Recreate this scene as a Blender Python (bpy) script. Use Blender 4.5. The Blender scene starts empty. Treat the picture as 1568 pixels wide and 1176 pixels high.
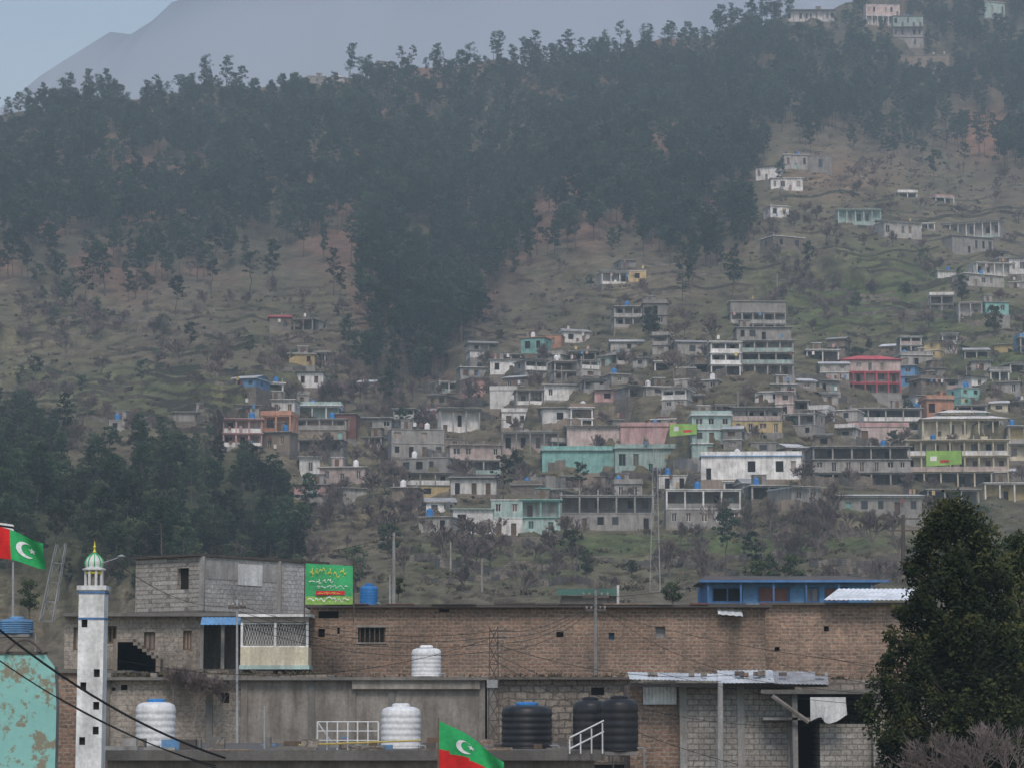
import bpy, math, random
import numpy as np
from mathutils import Vector
random.seed(7); rng=np.random.default_rng(7)
S=bpy.context.scene
F=4000.; PITCH=math.atan((1090-588)/F); CZ=10.
cp,sp=math.cos(PITCH),math.sin(PITCH)
def P(px,py,D):
    u=(px-784)/F; v=(588-py)/F
    y=cp-v*sp; z=sp+v*cp
    return Vector((u/y*D, D, CZ+z/y*D))
cam=bpy.data.cameras.new("camera"); co=bpy.data.objects.new("camera",cam); S.collection.objects.link(co)
co.location=(0,0,CZ); co.rotation_euler=(math.pi/2+PITCH,0,0); cam.sensor_width=36; cam.lens=36*F/1568
cam.clip_end=30000; cam.clip_start=1; S.camera=co
S.view_settings.view_transform='Standard'; S.view_settings.look='None'; S.view_settings.exposure=0
# ---------- light
SE,SA=math.radians(50),math.radians(178)
w=bpy.data.worlds.new("World"); S.world=w; w.use_nodes=True
nt=w.node_tree; bg=nt.nodes['Background']; sky=nt.nodes.new('ShaderNodeTexSky'); sky.sky_type='NISHITA'
sky.sun_disc=False; sky.sun_elevation=SE; sky.sun_rotation=SA; sky.air_density=1.4; sky.dust_density=1.0; sky.ozone_density=2.5
nt.links.new(sky.outputs[0],bg.inputs[0]); bg.inputs[1].default_value=0.15
sl=bpy.data.lights.new("sun",'SUN'); sl.energy=2.1; sl.angle=math.radians(20); sl.color=(1,.95,.88)
so=bpy.data.objects.new("sun",sl); S.collection.objects.link(so)
sd=Vector((math.sin(SA)*math.cos(SE),math.cos(SA)*math.cos(SE),math.sin(SE)))
so.rotation_euler=sd.to_track_quat('Z','Y').to_euler()
# ---------- materials
M={}
def newmat(n):
    m=bpy.data.materials.new(n); m.use_nodes=True; M[n]=m
    t=m.node_tree; b=t.nodes['Principled BSDF']; b.inputs['Specular IOR Level'].default_value=.25
    return m,t,b
def N(t,k,**kw):
    n=t.nodes.new(k)
    for a,b in kw.items(): setattr(n,a,b)
    return n
def noise(t,vec,scale,detail=4,rough=.6):
    n=N(t,'ShaderNodeTexNoise'); n.inputs['Scale'].default_value=scale; n.inputs['Detail'].default_value=detail; n.inputs['Roughness'].default_value=rough
    if vec is not None: t.links.new(vec,n.inputs['Vector'])
    return n
def ramp(t,f,a,b,ca=(0,0,0,1),cb=(1,1,1,1)):
    r=N(t,'ShaderNodeValToRGB'); r.color_ramp.elements[0].position=a; r.color_ramp.elements[1].position=b
    r.color_ramp.elements[0].color=ca; r.color_ramp.elements[1].color=cb
    t.links.new(f,r.inputs[0]); return r
def mix(t,f,a,b,mode='MIX'):
    m=N(t,'ShaderNodeMix',data_type='RGBA',blend_type=mode)
    for i,v in ((0,f),(6,a),(7,b)):
        if isinstance(v,(int,float)): m.inputs[i].default_value=v
        elif isinstance(v,tuple): m.inputs[i].default_value=v if len(v)==4 else v+(1,)
        else: t.links.new(v,m.inputs[i])
    return m.outputs[2]
def objvec(t,sc=(1,1,1)):
    tc=N(t,'ShaderNodeTexCoord'); mp=N(t,'ShaderNodeMapping'); mp.inputs['Scale'].default_value=sc
    oi=N(t,'ShaderNodeObjectInfo'); mu=N(t,'ShaderNodeMath',operation='MULTIPLY'); mu.inputs[1].default_value=57.
    t.links.new(oi.outputs['Random'],mu.inputs[0]); t.links.new(mu.outputs[0],mp.inputs['Location'])
    t.links.new(tc.outputs['Object'],mp.inputs['Vector']); return mp.outputs[0]
def rnd_bright(t,col,lo,hi):
    oi=N(t,'ShaderNodeObjectInfo'); r=ramp(t,oi.outputs['Random'],0,1,(lo,lo,lo,1),(hi,hi,hi,1))
    return mix(t,1.,col,r.outputs[0],'MULTIPLY')
def wallmat(n,c,dirt=.55,rough=.9,dc=(.13,.11,.09),vary=.18):
    m,t,b=newmat(n)
    if not any(k in n for k in ('flag','plastic','banner','cable','farmtn_hazed')):
        l=sum(c)/3; c=tuple(x*.85+l*.15 for x in c)
        if not 'metal' in n: dirt=min(dirt*1.25,.9)
    st=noise(t,objvec(t,(1.3,1.3,.22)),1.5,4,.65); bl=noise(t,objvec(t),.55,3,.6); fn=noise(t,objvec(t),9,2,.6)
    f=ramp(t,st.outputs[0],.42,.72); f2=ramp(t,bl.outputs[0],.42,.68)
    c1=mix(t,f2.outputs[0],c,tuple(x*.66 for x in c))
    mm=N(t,'ShaderNodeMath',operation='MULTIPLY'); mm.inputs[1].default_value=dirt; t.links.new(f.outputs[0],mm.inputs[0])
    c2=mix(t,mm.outputs[0],c1,dc)
    g=ramp(t,fn.outputs[0],.3,.7,(.82,.82,.82,1),(1.1,1.1,1.1,1))
    c3=mix(t,1.,c2,g.outputs[0],'MULTIPLY')
    t.links.new(rnd_bright(t,c3,1-vary,1+vary),b.inputs['Base Color']); b.inputs['Roughness'].default_value=rough
    return m
def brickmat(n,c1,c2,mo,bw,rh,ms=.015,bump=.5,dist=.03,dirt=.5):
    m,t,b=newmat(n)
    tc=N(t,'ShaderNodeTexCoord'); sx=N(t,'ShaderNodeSeparateXYZ'); t.links.new(tc.outputs['Object'],sx.inputs[0])
    ad=N(t,'ShaderNodeMath',operation='ADD'); t.links.new(sx.outputs[0],ad.inputs[0]); t.links.new(sx.outputs[1],ad.inputs[1])
    cb=N(t,'ShaderNodeCombineXYZ'); t.links.new(ad.outputs[0],cb.inputs[0]); t.links.new(sx.outputs[2],cb.inputs[1])
    nz=noise(t,tc.outputs['Object'],2.3,2); vs=N(t,'ShaderNodeVectorMath',operation='SCALE'); vs.inputs[3].default_value=dist*2
    t.links.new(nz.outputs['Color'],vs.inputs[0]); va=N(t,'ShaderNodeVectorMath',operation='ADD'); t.links.new(cb.outputs[0],va.inputs[0]); t.links.new(vs.outputs[0],va.inputs[1])
    br=N(t,'ShaderNodeTexBrick'); t.links.new(va.outputs[0],br.inputs['Vector'])
    br.inputs['Color1'].default_value=c1+(1,); br.inputs['Color2'].default_value=c2+(1,); br.inputs['Mortar'].default_value=mo+(1,)
    br.inputs['Scale'].default_value=1; br.inputs['Brick Width'].default_value=bw; br.inputs['Row Height'].default_value=rh; br.inputs['Mortar Size'].default_value=ms; br.inputs['Mortar Smooth'].default_value=.2
    st=noise(t,objvec(t,(1.,1.,.3)),1.1,4,.65); f=ramp(t,st.outputs[0],.40,.70,(0,0,0,1),(dirt,)*3+(1,))
    lg=noise(t,objvec(t,(.6,.6,1.)),.35,3,.6); lr=ramp(t,lg.outputs[0],.35,.65,(.74,.72,.70,1),(1.18,1.16,1.14,1))
    fn=noise(t,objvec(t),8,3,.75); g=ramp(t,fn.outputs[0],.32,.68,(.6,.6,.6,1),(1.35,1.32,1.3,1))
    c=mix(t,f.outputs[0],br.outputs[0],(.14,.12,.10)); c=mix(t,1.,c,g.outputs[0],'MULTIPLY'); c=mix(t,1.,c,lr.outputs[0],'MULTIPLY')
    t.links.new(c,b.inputs['Base Color']); b.inputs['Roughness'].default_value=.95
    bp=N(t,'ShaderNodeBump'); bp.inputs['Strength'].default_value=bump; bp.inputs['Distance'].default_value=.03; bp.invert=True
    t.links.new(br.outputs['Fac'],bp.inputs['Height']); t.links.new(bp.outputs[0],b.inputs['Normal'])
    return m
wallmat('conc',(.34,.33,.31)); wallmat('conc2',(.46,.445,.42)); wallmat('darkconc',(.19,.18,.165)); wallmat('mud',(.31,.25,.19))
wallmat('white',(.80,.80,.78),.38); wallmat('cream',(.66,.59,.42),.35); wallmat('yellow',(.62,.47,.20),.35); wallmat('teal',(.22,.52,.48),.4)
wallmat('pteal',(.40,.56,.52),.4); wallmat('pink',(.60,.35,.34),.4); wallmat('ppink',(.62,.49,.45),.45); wallmat('orange',(.62,.30,.18),.4)
wallmat('redroof',(.60,.08,.11),.15); wallmat('blue',(.06,.20,.46),.3); wallmat('skyblue',(.11,.32,.60),.3); wallmat('wtin',(.74,.77,.80),.3,.5)
wallmat('tin',(.46,.47,.48),.6,.5,(.18,.12,.08)); wallmat('maroon',(.25,.10,.08),.4); wallmat('green',(.06,.17,.12),.4)
wallmat('plastic_white',(.88,.88,.88),.16,.45,(.4,.38,.35),vary=.02); wallmat('plastic_black',(.025,.026,.03),.15,.4,vary=.02); wallmat('plastic_blue',(.04,.22,.55),.1,.4,vary=.02)
wallmat('rustmetal',(.11,.09,.08),.5,.7); wallmat('galv',(.38,.39,.4),.4,.5); wallmat('whitemetal',(.75,.75,.75),.25,.5); wallmat('bark',(.12,.09,.07),.4)
wallmat('twig',(.20,.155,.14),.3); wallmat('render',(.30,.27,.235),.85,dc=(.12,.10,.08)); wallmat('yellowpipe',(.6,.45,.08),.2)
wallmat('cable',(.015,.015,.015),0,.6); wallmat('bannergreen',(.06,.42,.16),.15); wallmat('bannerwhite',(.8,.8,.78),.05); wallmat('bannerred',(.6,.03,.05),.05); wallmat('banneryellow',(.75,.65,.1),.05); wallmat('bannerlime',(.30,.52,.12),.1)
wallmat('flagred',(.62,.02,.02),.05); wallmat('flaggreen',(.03,.38,.12),.05); wallmat('flagwhite',(.8,.8,.8),.02); wallmat('flagblack',(.02,.02,.02),.02)
wallmat('curtain',(.35,.3,.26),.4); wallmat('door',(.16,.10,.06),.4)
brickmat('stone',(.31,.28,.245),(.19,.17,.15),(.13,.12,.105),.5,.28,.035,.6,.12)
brickmat('brick',(.36,.225,.16),(.22,.15,.115),(.34,.29,.24),.36,.165,.03,.6,.07,.6)
brickmat('brickfar',(.32,.22,.17),(.25,.18,.14),(.28,.25,.21),.5,.25,.03,.3,.03,.4)
brickmat('block',(.38,.37,.345),(.29,.28,.26),(.20,.19,.18),.42,.21,.026,.5,.02,.4)
brickmat('blockpale',(.45,.455,.45),(.37,.375,.37),(.28,.28,.28),.42,.21,.02,.4,.02,.35)
brickmat('blockmud',(.34,.31,.27),(.285,.26,.225),(.235,.215,.19),.42,.21,.02,.35,.03,.85)
m,t,b=newmat('glass'); b.inputs['Base Color'].default_value=(.03,.035,.04,1); b.inputs['Roughness'].default_value=.3; b.inputs['Specular IOR Level'].default_value=.5
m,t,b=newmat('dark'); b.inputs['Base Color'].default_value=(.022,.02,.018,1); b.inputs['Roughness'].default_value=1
m,t,b=newmat('peel'); v=objvec(t); n1=noise(t,v,2.6,8,.75); n2=noise(t,v,6,5)
f=ramp(t,n1.outputs[0],.53,.57); base=mix(t,n2.outputs[0],(.20,.46,.42),(.32,.58,.52)); pl=mix(t,n2.outputs[0],(.30,.26,.18),(.2,.2,.15))
t.links.new(mix(t,f.outputs[0],base,pl),b.inputs['Base Color']); b.inputs['Roughness'].default_value=.9
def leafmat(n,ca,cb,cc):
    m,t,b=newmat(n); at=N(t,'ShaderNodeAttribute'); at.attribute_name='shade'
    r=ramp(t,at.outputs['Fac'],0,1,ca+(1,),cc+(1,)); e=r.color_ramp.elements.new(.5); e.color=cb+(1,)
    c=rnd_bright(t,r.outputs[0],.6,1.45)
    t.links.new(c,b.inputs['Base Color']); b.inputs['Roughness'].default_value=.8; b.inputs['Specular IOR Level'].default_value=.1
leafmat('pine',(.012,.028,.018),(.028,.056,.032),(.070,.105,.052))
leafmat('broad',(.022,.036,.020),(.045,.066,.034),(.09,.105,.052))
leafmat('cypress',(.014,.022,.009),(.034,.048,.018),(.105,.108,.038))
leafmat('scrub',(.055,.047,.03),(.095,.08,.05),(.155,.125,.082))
# ---------- mesh builder
class MB:
    def __init__(s): s.v=[]; s.f=[]; s.m=[]; s.names=[]; s.sh=[]
    def mi(s,n):
        if n not in s.names: s.names.append(n)
        return s.names.index(n)
    def poly(s,pts,m,sh=.5):
        k=len(s.v); s.v+= [tuple(p) for p in pts]; s.f.append(tuple(range(k,k+len(pts)))); s.m.append(s.mi(m)); s.sh.append(sh)
    def box(s,x0,x1,y0,y1,z0,z1,m):
        k=len(s.v); s.v+=[(x0,y0,z0),(x1,y0,z0),(x1,y1,z0),(x0,y1,z0),(x0,y0,z1),(x1,y0,z1),(x1,y1,z1),(x0,y1,z1)]
        for q in ((0,3,2,1),(4,5,6,7),(0,1,5,4),(1,2,6,5),(2,3,7,6),(3,0,4,7)):
            s.f.append(tuple(k+i for i in q)); s.m.append(s.mi(m)); s.sh.append(.5)
    def tube(s,a,b,r0,r1,n,m,caps=False):
        a=Vector(a); b=Vector(b); d=(b-a)
        if d.length<1e-6: return
        d.normalize(); x=d.orthogonal().normalized(); y=d.cross(x); k=len(s.v)
        for p,r in ((a,r0),(b,r1)):
            for i in range(n):
                t=2*math.pi*i/n; s.v.append(tuple(p+x*(r*math.cos(t))+y*(r*math.sin(t))))
        for i in range(n):
            j=(i+1)%n; s.f.append((k+i,k+j,k+n+j,k+n+i)); s.m.append(s.mi(m)); s.sh.append(.5)
        if caps:
            s.f.append(tuple(k+n+i for i in range(n))); s.m.append(s.mi(m)); s.sh.append(.5)
            s.f.append(tuple(k+n-1-i for i in range(n))); s.m.append(s.mi(m)); s.sh.append(.5)
    def path(s,pts,r,n,m):
        for a,b in zip(pts[:-1],pts[1:]): s.tube(a,b,r,r,n,m)
    def lathe(s,c,prof,n,m,ph=0):
        c=Vector(c); k=len(s.v)
        for r,z in prof:
            for i in range(n):
                t=2*math.pi*i/n+ph; s.v.append((c.x+r*math.cos(t),c.y+r*math.sin(t),c.z+z))
        for a in range(len(prof)-1):
            for i in range(n):
                j=(i+1)%n; s.f.append((k+a*n+i,k+a*n+j,k+(a+1)*n+j,k+(a+1)*n+i)); s.m.append(s.mi(m)); s.sh.append(.5)
        s.f.append(tuple(k+(len(prof)-1)*n+i for i in range(n))); s.m.append(s.mi(m)); s.sh.append(.5)
    def facade(s,o,u,inn,W,H,holes,m,dep=.22,frame=None):
        o=Vector(o); u=Vector(u).normalized(); inn=Vector(inn).normalized(); Z=Vector((0,0,1))
        holes=[h for h in holes if h[0]>0.02 and h[1]<W-.02 and h[1]>h[0]+.05]
        xs=sorted(set([0,W]+[q for h in holes for q in h[:2]])); zs=sorted(set([0,H]+[min(max(q,0),H) for h in holes for q in h[2:4]]))
        pt=lambda x,z,d=0:o+u*x+Z*z+inn*d
        for i in range(len(xs)-1):
            for j in range(len(zs)-1):
                cx=(xs[i]+xs[i+1])/2; cz=(zs[j]+zs[j+1])/2
                if any(h[0]<cx<h[1] and h[2]<cz<h[3] for h in holes): continue
                s.poly([pt(xs[i],zs[j]),pt(xs[i+1],zs[j]),pt(xs[i+1],zs[j+1]),pt(xs[i],zs[j+1])],m)
        for h in holes:
            a,b,c,d=h[:4]; pm=h[4] if len(h)>4 else 'glass'
            s.poly([pt(a,c),pt(a,c,dep),pt(a,d,dep),pt(a,d)],m); s.poly([pt(b,c),pt(b,d),pt(b,d,dep),pt(b,c,dep)],m)
            s.poly([pt(a,d),pt(a,d,dep),pt(b,d,dep),pt(b,d)],m); s.poly([pt(a,c),pt(b,c),pt(b,c,dep),pt(a,c,dep)],m)
            s.poly([pt(a,c,dep),pt(b,c,dep),pt(b,d,dep),pt(a,d,dep)],pm)
            if frame:
                fw=.09; e=dep-.04
                for (xa,xb,za,zb) in ((a,a+fw,c,d),(b-fw,b,c,d),(a+fw,b-fw,c,c+fw),(a+fw,b-fw,d-fw,d),((a+b)/2-fw/2,(a+b)/2+fw/2,c+fw,d-fw)):
                    s.poly([pt(xa,za,e),pt(xb,za,e),pt(xb,zb,e),pt(xa,zb,e)],frame)
    def obj(s,name,parent=None,loc=None,rz=0,smooth=False,link=True,shade=False):
        me=bpy.data.meshes.new(name); me.from_pydata(s.v,[],s.f)
        for n in s.names: me.materials.append(M[n])
        me.polygons.foreach_set('material_index',np.array(s.m,dtype=np.int32))
        if shade:
            a=me.attributes.new('shade','FLOAT','FACE'); a.data.foreach_set('value',np.array(s.sh,dtype=np.float32))
        if smooth: me.polygons.foreach_set('use_smooth',np.ones(len(s.f),dtype=bool))
        me.update(); ob=bpy.data.objects.new(name,me)
        if link: S.collection.objects.link(ob)
        if parent: ob.parent=parent
        if loc is not None: ob.location=loc
        ob.rotation_euler[2]=rz
        return ob
def empty(name,loc=(0,0,0)):
    e=bpy.data.objects.new(name,None); S.collection.objects.link(e); e.empty_display_size=.5
    return e
def vnoise(x,y,seed=0):
    r=np.random.default_rng(seed).random((256,256)); xi=np.floor(x).astype(int); yi=np.floor(y).astype(int)
    fx=x-xi; fy=y-yi; fx=fx*fx*(3-2*fx); fy=fy*fy*(3-2*fy)
    g=lambda a,b:r[a%256,b%256]
    return (g(xi,yi)*(1-fx)+g(xi+1,yi)*fx)*(1-fy)+(g(xi,yi+1)*(1-fx)+g(xi+1,yi+1)*fx)*fy
def fbm(x,y,seed=0,o=4):
    a=0;t=0;k=1.
    for i in range(o): a=a+k*vnoise(x*2**i+i*17.3,y*2**i+i*9.1,seed+i); t+=k; k*=.5
    return a/t
sig=lambda x:1/(1+np.exp(-np.clip(x,-30,30)))
# ---------- terrain
cols=np.concatenate([np.arange(-5200,-700,180),np.arange(-700,2300,6),np.arange(2300,6800,180)]).astype(float)
NR=560; srow=np.linspace(0,1,NR)
RX=[-5200,-2000,-400,0,100,200,330,430,500,600,700,760,850,920,1000,1100,1180,1300,1400,1568,2200,4000,6800]
RY=[420,330,225,182,160,152,130,136,126,116,98,96,96,80,64,50,34,8,-25,-60,-150,-120,100]
ridge=np.interp(cols,RX,RY)+ (vnoise(cols/35.,cols*0,3)-.5)*12
PX=np.repeat(cols[None,:],NR,0); PYs=1325+srow[:,None]*(ridge[None,:]-1325)
by=[-200,-100,0,100,300,450,600,740,830,925,1325]; bd=[1560,1430,1270,1150,880,720,590,500,430,330,170]
D=np.interp(PYs,by,bd)
g=lambda x,c,s:np.exp(-((x-c)/s)**2)
D+=85*g(PX,640+(600-PYs)*.35,85)*g(PYs,430,190)
D-=55*g(PX,1080,240)*g(PYs,600,160); D-=40*g(PX,380,170)*g(PYs,560,110)
D-=60*g(PX,130,290)*sig((PYs-675)/28)*sig((960-PYs)/30)
D+=60*g(PX,1460,90)*g(PYs,180,110); D-=30*g(PX,1280,120)*g(PYs,330,120)
amp=np.clip((1150-PYs)/300,0,1)
D+=amp*((fbm(PX/170.,PYs/120.,11)-.5)*110+(fbm(PX/40.,PYs/30.,21)-.5)*20)
wy=PYs+(fbm(PX/150.,PYs/90.,31,3)-.5)*70+(fbm(PX/35.,PYs/30.,37,3)-.5)*12
L=np.interp(PX,[-700,0,120,250,400,530,560,640,700,760,850,950,1040,1130,1160,1180,1300,1420,1568,2300],[500,465,480,465,445,455,590,640,610,490,420,408,440,445,335,240,232,258,275,300])
KT=np.interp(PX,[-700,0,70,100,200,300,400,440,470],[680,640,670,740,715,690,710,755,960])
knob=sig((PYs-KT)/8)*sig((885-PYs)/15)*(PX<470)
terr=np.clip(1-sig((L-30-PYs)/15)-knob,0,1)*np.clip((1000-PYs)/80,0,1)
ph=(wy/12.)%1.
tm=np.clip(fbm(PX/50.,PYs/25.,39)*2.4-.7,.1,1)
D+=terr*tm*8.5*(np.where(ph<.28,ph/.28,1-(ph-.28)/.72)-.5)
for i in range(1,NR): D[i]=np.maximum(D[i],D[i-1]+.25)
u=(PX-784)/F; vv=(588-PYs)/F; ry=cp-vv*sp; rz=sp+vv*cp
X=u/ry*D; Z=CZ+rz/ry*D
def loc(px,py):
    c=np.interp(px,cols,np.arange(len(cols))); c0=int(min(c,len(cols)-2)); f=c-c0
    out=0
    for cc,ww in ((c0,1-f),(c0+1,f)):
        s_=(1325-py)/(1325-ridge[cc])*(NR-1); s_=min(max(s_,0),NR-1.001); k=int(s_); out+=ww*(D[k,cc]*(1-s_+k)+D[k+1,cc]*(s_-k))
    return out
def TP(px,py): return P(px,py,loc(px,py))
V=np.stack([X,D,Z],-1)
back=[]
for k in range(1,10):
    q=V[-1].copy(); q[:,0]*=1+.06*k; q[:,1]+=70*k; q[:,2]-=12*k*k**.5; back.append(q)
VV=np.concatenate([V,np.array(back)],0); nr,nc=VV.shape[:2]
n1=fbm(PX/60.,PYs/35.,41); n2=fbm(PX/16.,PYs/6.,51); n3=fbm(PX/200.,PYs/90.,61)
def mixc(a,b,f): return a*(1-f[...,None])+b*f[...,None]
C=np.ones(PX.shape+(3,))*np.array([.135,.115,.083])
green=np.clip(1.05*g(PX,1340,230)*g(PYs,455,95)+.75*g(PX,150,180)*g(PYs,595,50)+1.9*g(PX,1100,280)*g(PYs,832,13)+.5*g(PX,370,130)*g(PYs,600,60)+.6*g(PX,800,260)*g(PYs,865,40)+1.*g(PX,1540,70)*g(PYs,540,50)+.3*g(PX,1000,350)*g(PYs,640,120)+.4*g(PX,1200,250)*g(PYs,780,40),0,1.2)
green=np.clip(green*(.1+1.9*n1)-.18,0,1)
straw=np.clip((n3-.42)*4,0,1)*.5*terr; C=mixc(C,np.array([.205,.175,.12]),straw)
olive=np.clip((fbm(PX/90.,PYs/40.,67)-.42)*5,0,1)*terr*.6; C=mixc(C,np.array([.105,.105,.062]),olive)
C=mixc(C,np.array([.10,.122,.055]),green)
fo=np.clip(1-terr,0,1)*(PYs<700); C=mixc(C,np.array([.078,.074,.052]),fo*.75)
red=np.clip((fbm(PX/70.,PYs/40.,71)-.43)*5,0,1)*np.clip(fo+.3*(PYs<480)*(PX<700),0,1)*(1-knob)*(1-.7*(PX>1150)); C=mixc(C,np.array([.175,.105,.08]),red*.8)
red2=np.clip(1.5*g(PX,1515,42)*g(PYs,205,38)+.45*g(PX,1290,90)*g(PYs,270,30),0,1); C=mixc(C,np.array([.24,.14,.095]),red2)
C=mixc(C,np.array([.06,.065,.035]),knob)
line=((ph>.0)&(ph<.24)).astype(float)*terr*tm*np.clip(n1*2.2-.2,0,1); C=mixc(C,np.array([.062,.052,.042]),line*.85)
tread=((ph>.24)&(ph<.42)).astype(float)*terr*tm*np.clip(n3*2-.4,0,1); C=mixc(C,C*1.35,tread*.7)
C*=(.6+.8*n2)[...,None]
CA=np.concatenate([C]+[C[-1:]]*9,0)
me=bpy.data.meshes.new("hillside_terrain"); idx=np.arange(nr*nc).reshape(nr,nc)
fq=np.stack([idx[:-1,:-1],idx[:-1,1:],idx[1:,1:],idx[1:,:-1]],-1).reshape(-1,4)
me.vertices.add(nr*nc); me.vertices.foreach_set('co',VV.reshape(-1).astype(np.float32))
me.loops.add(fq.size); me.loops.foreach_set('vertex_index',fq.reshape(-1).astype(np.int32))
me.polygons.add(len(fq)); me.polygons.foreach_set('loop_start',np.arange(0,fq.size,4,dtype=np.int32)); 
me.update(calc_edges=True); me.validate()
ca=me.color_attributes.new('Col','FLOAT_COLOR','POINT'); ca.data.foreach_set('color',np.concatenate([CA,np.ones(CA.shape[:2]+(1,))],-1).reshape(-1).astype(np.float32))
me.polygons.foreach_set('use_smooth',np.ones(len(fq),dtype=bool))
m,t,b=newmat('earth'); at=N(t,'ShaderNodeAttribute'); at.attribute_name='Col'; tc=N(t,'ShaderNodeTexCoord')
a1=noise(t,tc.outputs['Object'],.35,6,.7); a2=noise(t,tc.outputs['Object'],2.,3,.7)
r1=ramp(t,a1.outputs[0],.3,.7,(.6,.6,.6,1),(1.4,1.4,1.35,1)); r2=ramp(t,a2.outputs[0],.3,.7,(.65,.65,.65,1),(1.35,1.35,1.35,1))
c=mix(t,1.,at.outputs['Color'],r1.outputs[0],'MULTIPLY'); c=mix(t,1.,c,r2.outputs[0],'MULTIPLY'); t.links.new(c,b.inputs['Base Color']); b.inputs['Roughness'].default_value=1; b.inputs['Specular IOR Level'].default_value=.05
bp=N(t,'ShaderNodeBump'); bp.inputs['Strength'].default_value=.6; bp.inputs['Distance'].default_value=.5; t.links.new(a1.outputs[0],bp.inputs['Height']); t.links.new(bp.outputs[0],b.inputs['Normal'])
me.materials.append(m); ho=bpy.data.objects.new("hillside_terrain",me); S.collection.objects.link(ho)
wallmat('dirtground',(.16,.14,.10),.5)
mb=MB(); mb.poly([(-9000,-2000,-.3),(9000,-2000,-.3),(9000,12000,-.3),(-9000,12000,-.3)],'dirtground'); mb.obj('ground')
# far mountain: aerial haze above the volume box is painted into its pale blue colour
wallmat('farmtn_hazed',(.30,.37,.46),.0,vary=0)
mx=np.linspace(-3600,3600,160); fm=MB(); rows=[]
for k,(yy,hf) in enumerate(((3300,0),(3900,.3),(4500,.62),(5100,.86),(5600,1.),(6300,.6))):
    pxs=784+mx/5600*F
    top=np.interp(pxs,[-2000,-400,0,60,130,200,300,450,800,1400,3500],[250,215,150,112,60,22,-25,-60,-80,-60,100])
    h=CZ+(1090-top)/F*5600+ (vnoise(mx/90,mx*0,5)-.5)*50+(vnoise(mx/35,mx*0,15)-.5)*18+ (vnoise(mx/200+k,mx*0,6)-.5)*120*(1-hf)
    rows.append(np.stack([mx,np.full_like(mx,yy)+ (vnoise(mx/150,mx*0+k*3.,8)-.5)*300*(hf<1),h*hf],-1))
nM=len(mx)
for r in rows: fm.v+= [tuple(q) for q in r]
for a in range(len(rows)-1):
    for i in range(nM-1): fm.f.append((a*nM+i,a*nM+i+1,(a+1)*nM+i+1,(a+1)*nM+i)); fm.m.append(fm.mi('farmtn_hazed'))
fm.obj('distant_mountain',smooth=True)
# haze: homogeneous scattering air
hz=MB(); hz.box(-7000,7000,-300,7000,-2,560,'dark'); ho2=hz.obj('haze_air')
hm=bpy.data.materials.new('hazevol'); hm.use_nodes=True; t=hm.node_tree; t.nodes.clear(); o=t.nodes.new('ShaderNodeOutputMaterial'); vs=t.nodes.new('ShaderNodeVolumeScatter')
vs.inputs['Color'].default_value=(.70,.89,1,1); vs.inputs['Density'].default_value=.00042; vs.inputs['Anisotropy'].default_value=0; t.links.new(vs.outputs[0],o.inputs['Volume'])
try: hm.cycles.volume_sampling='DISTANCE'
except Exception as e: print(e)
ho2.data.materials.clear(); ho2.data.materials.append(hm)
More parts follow.
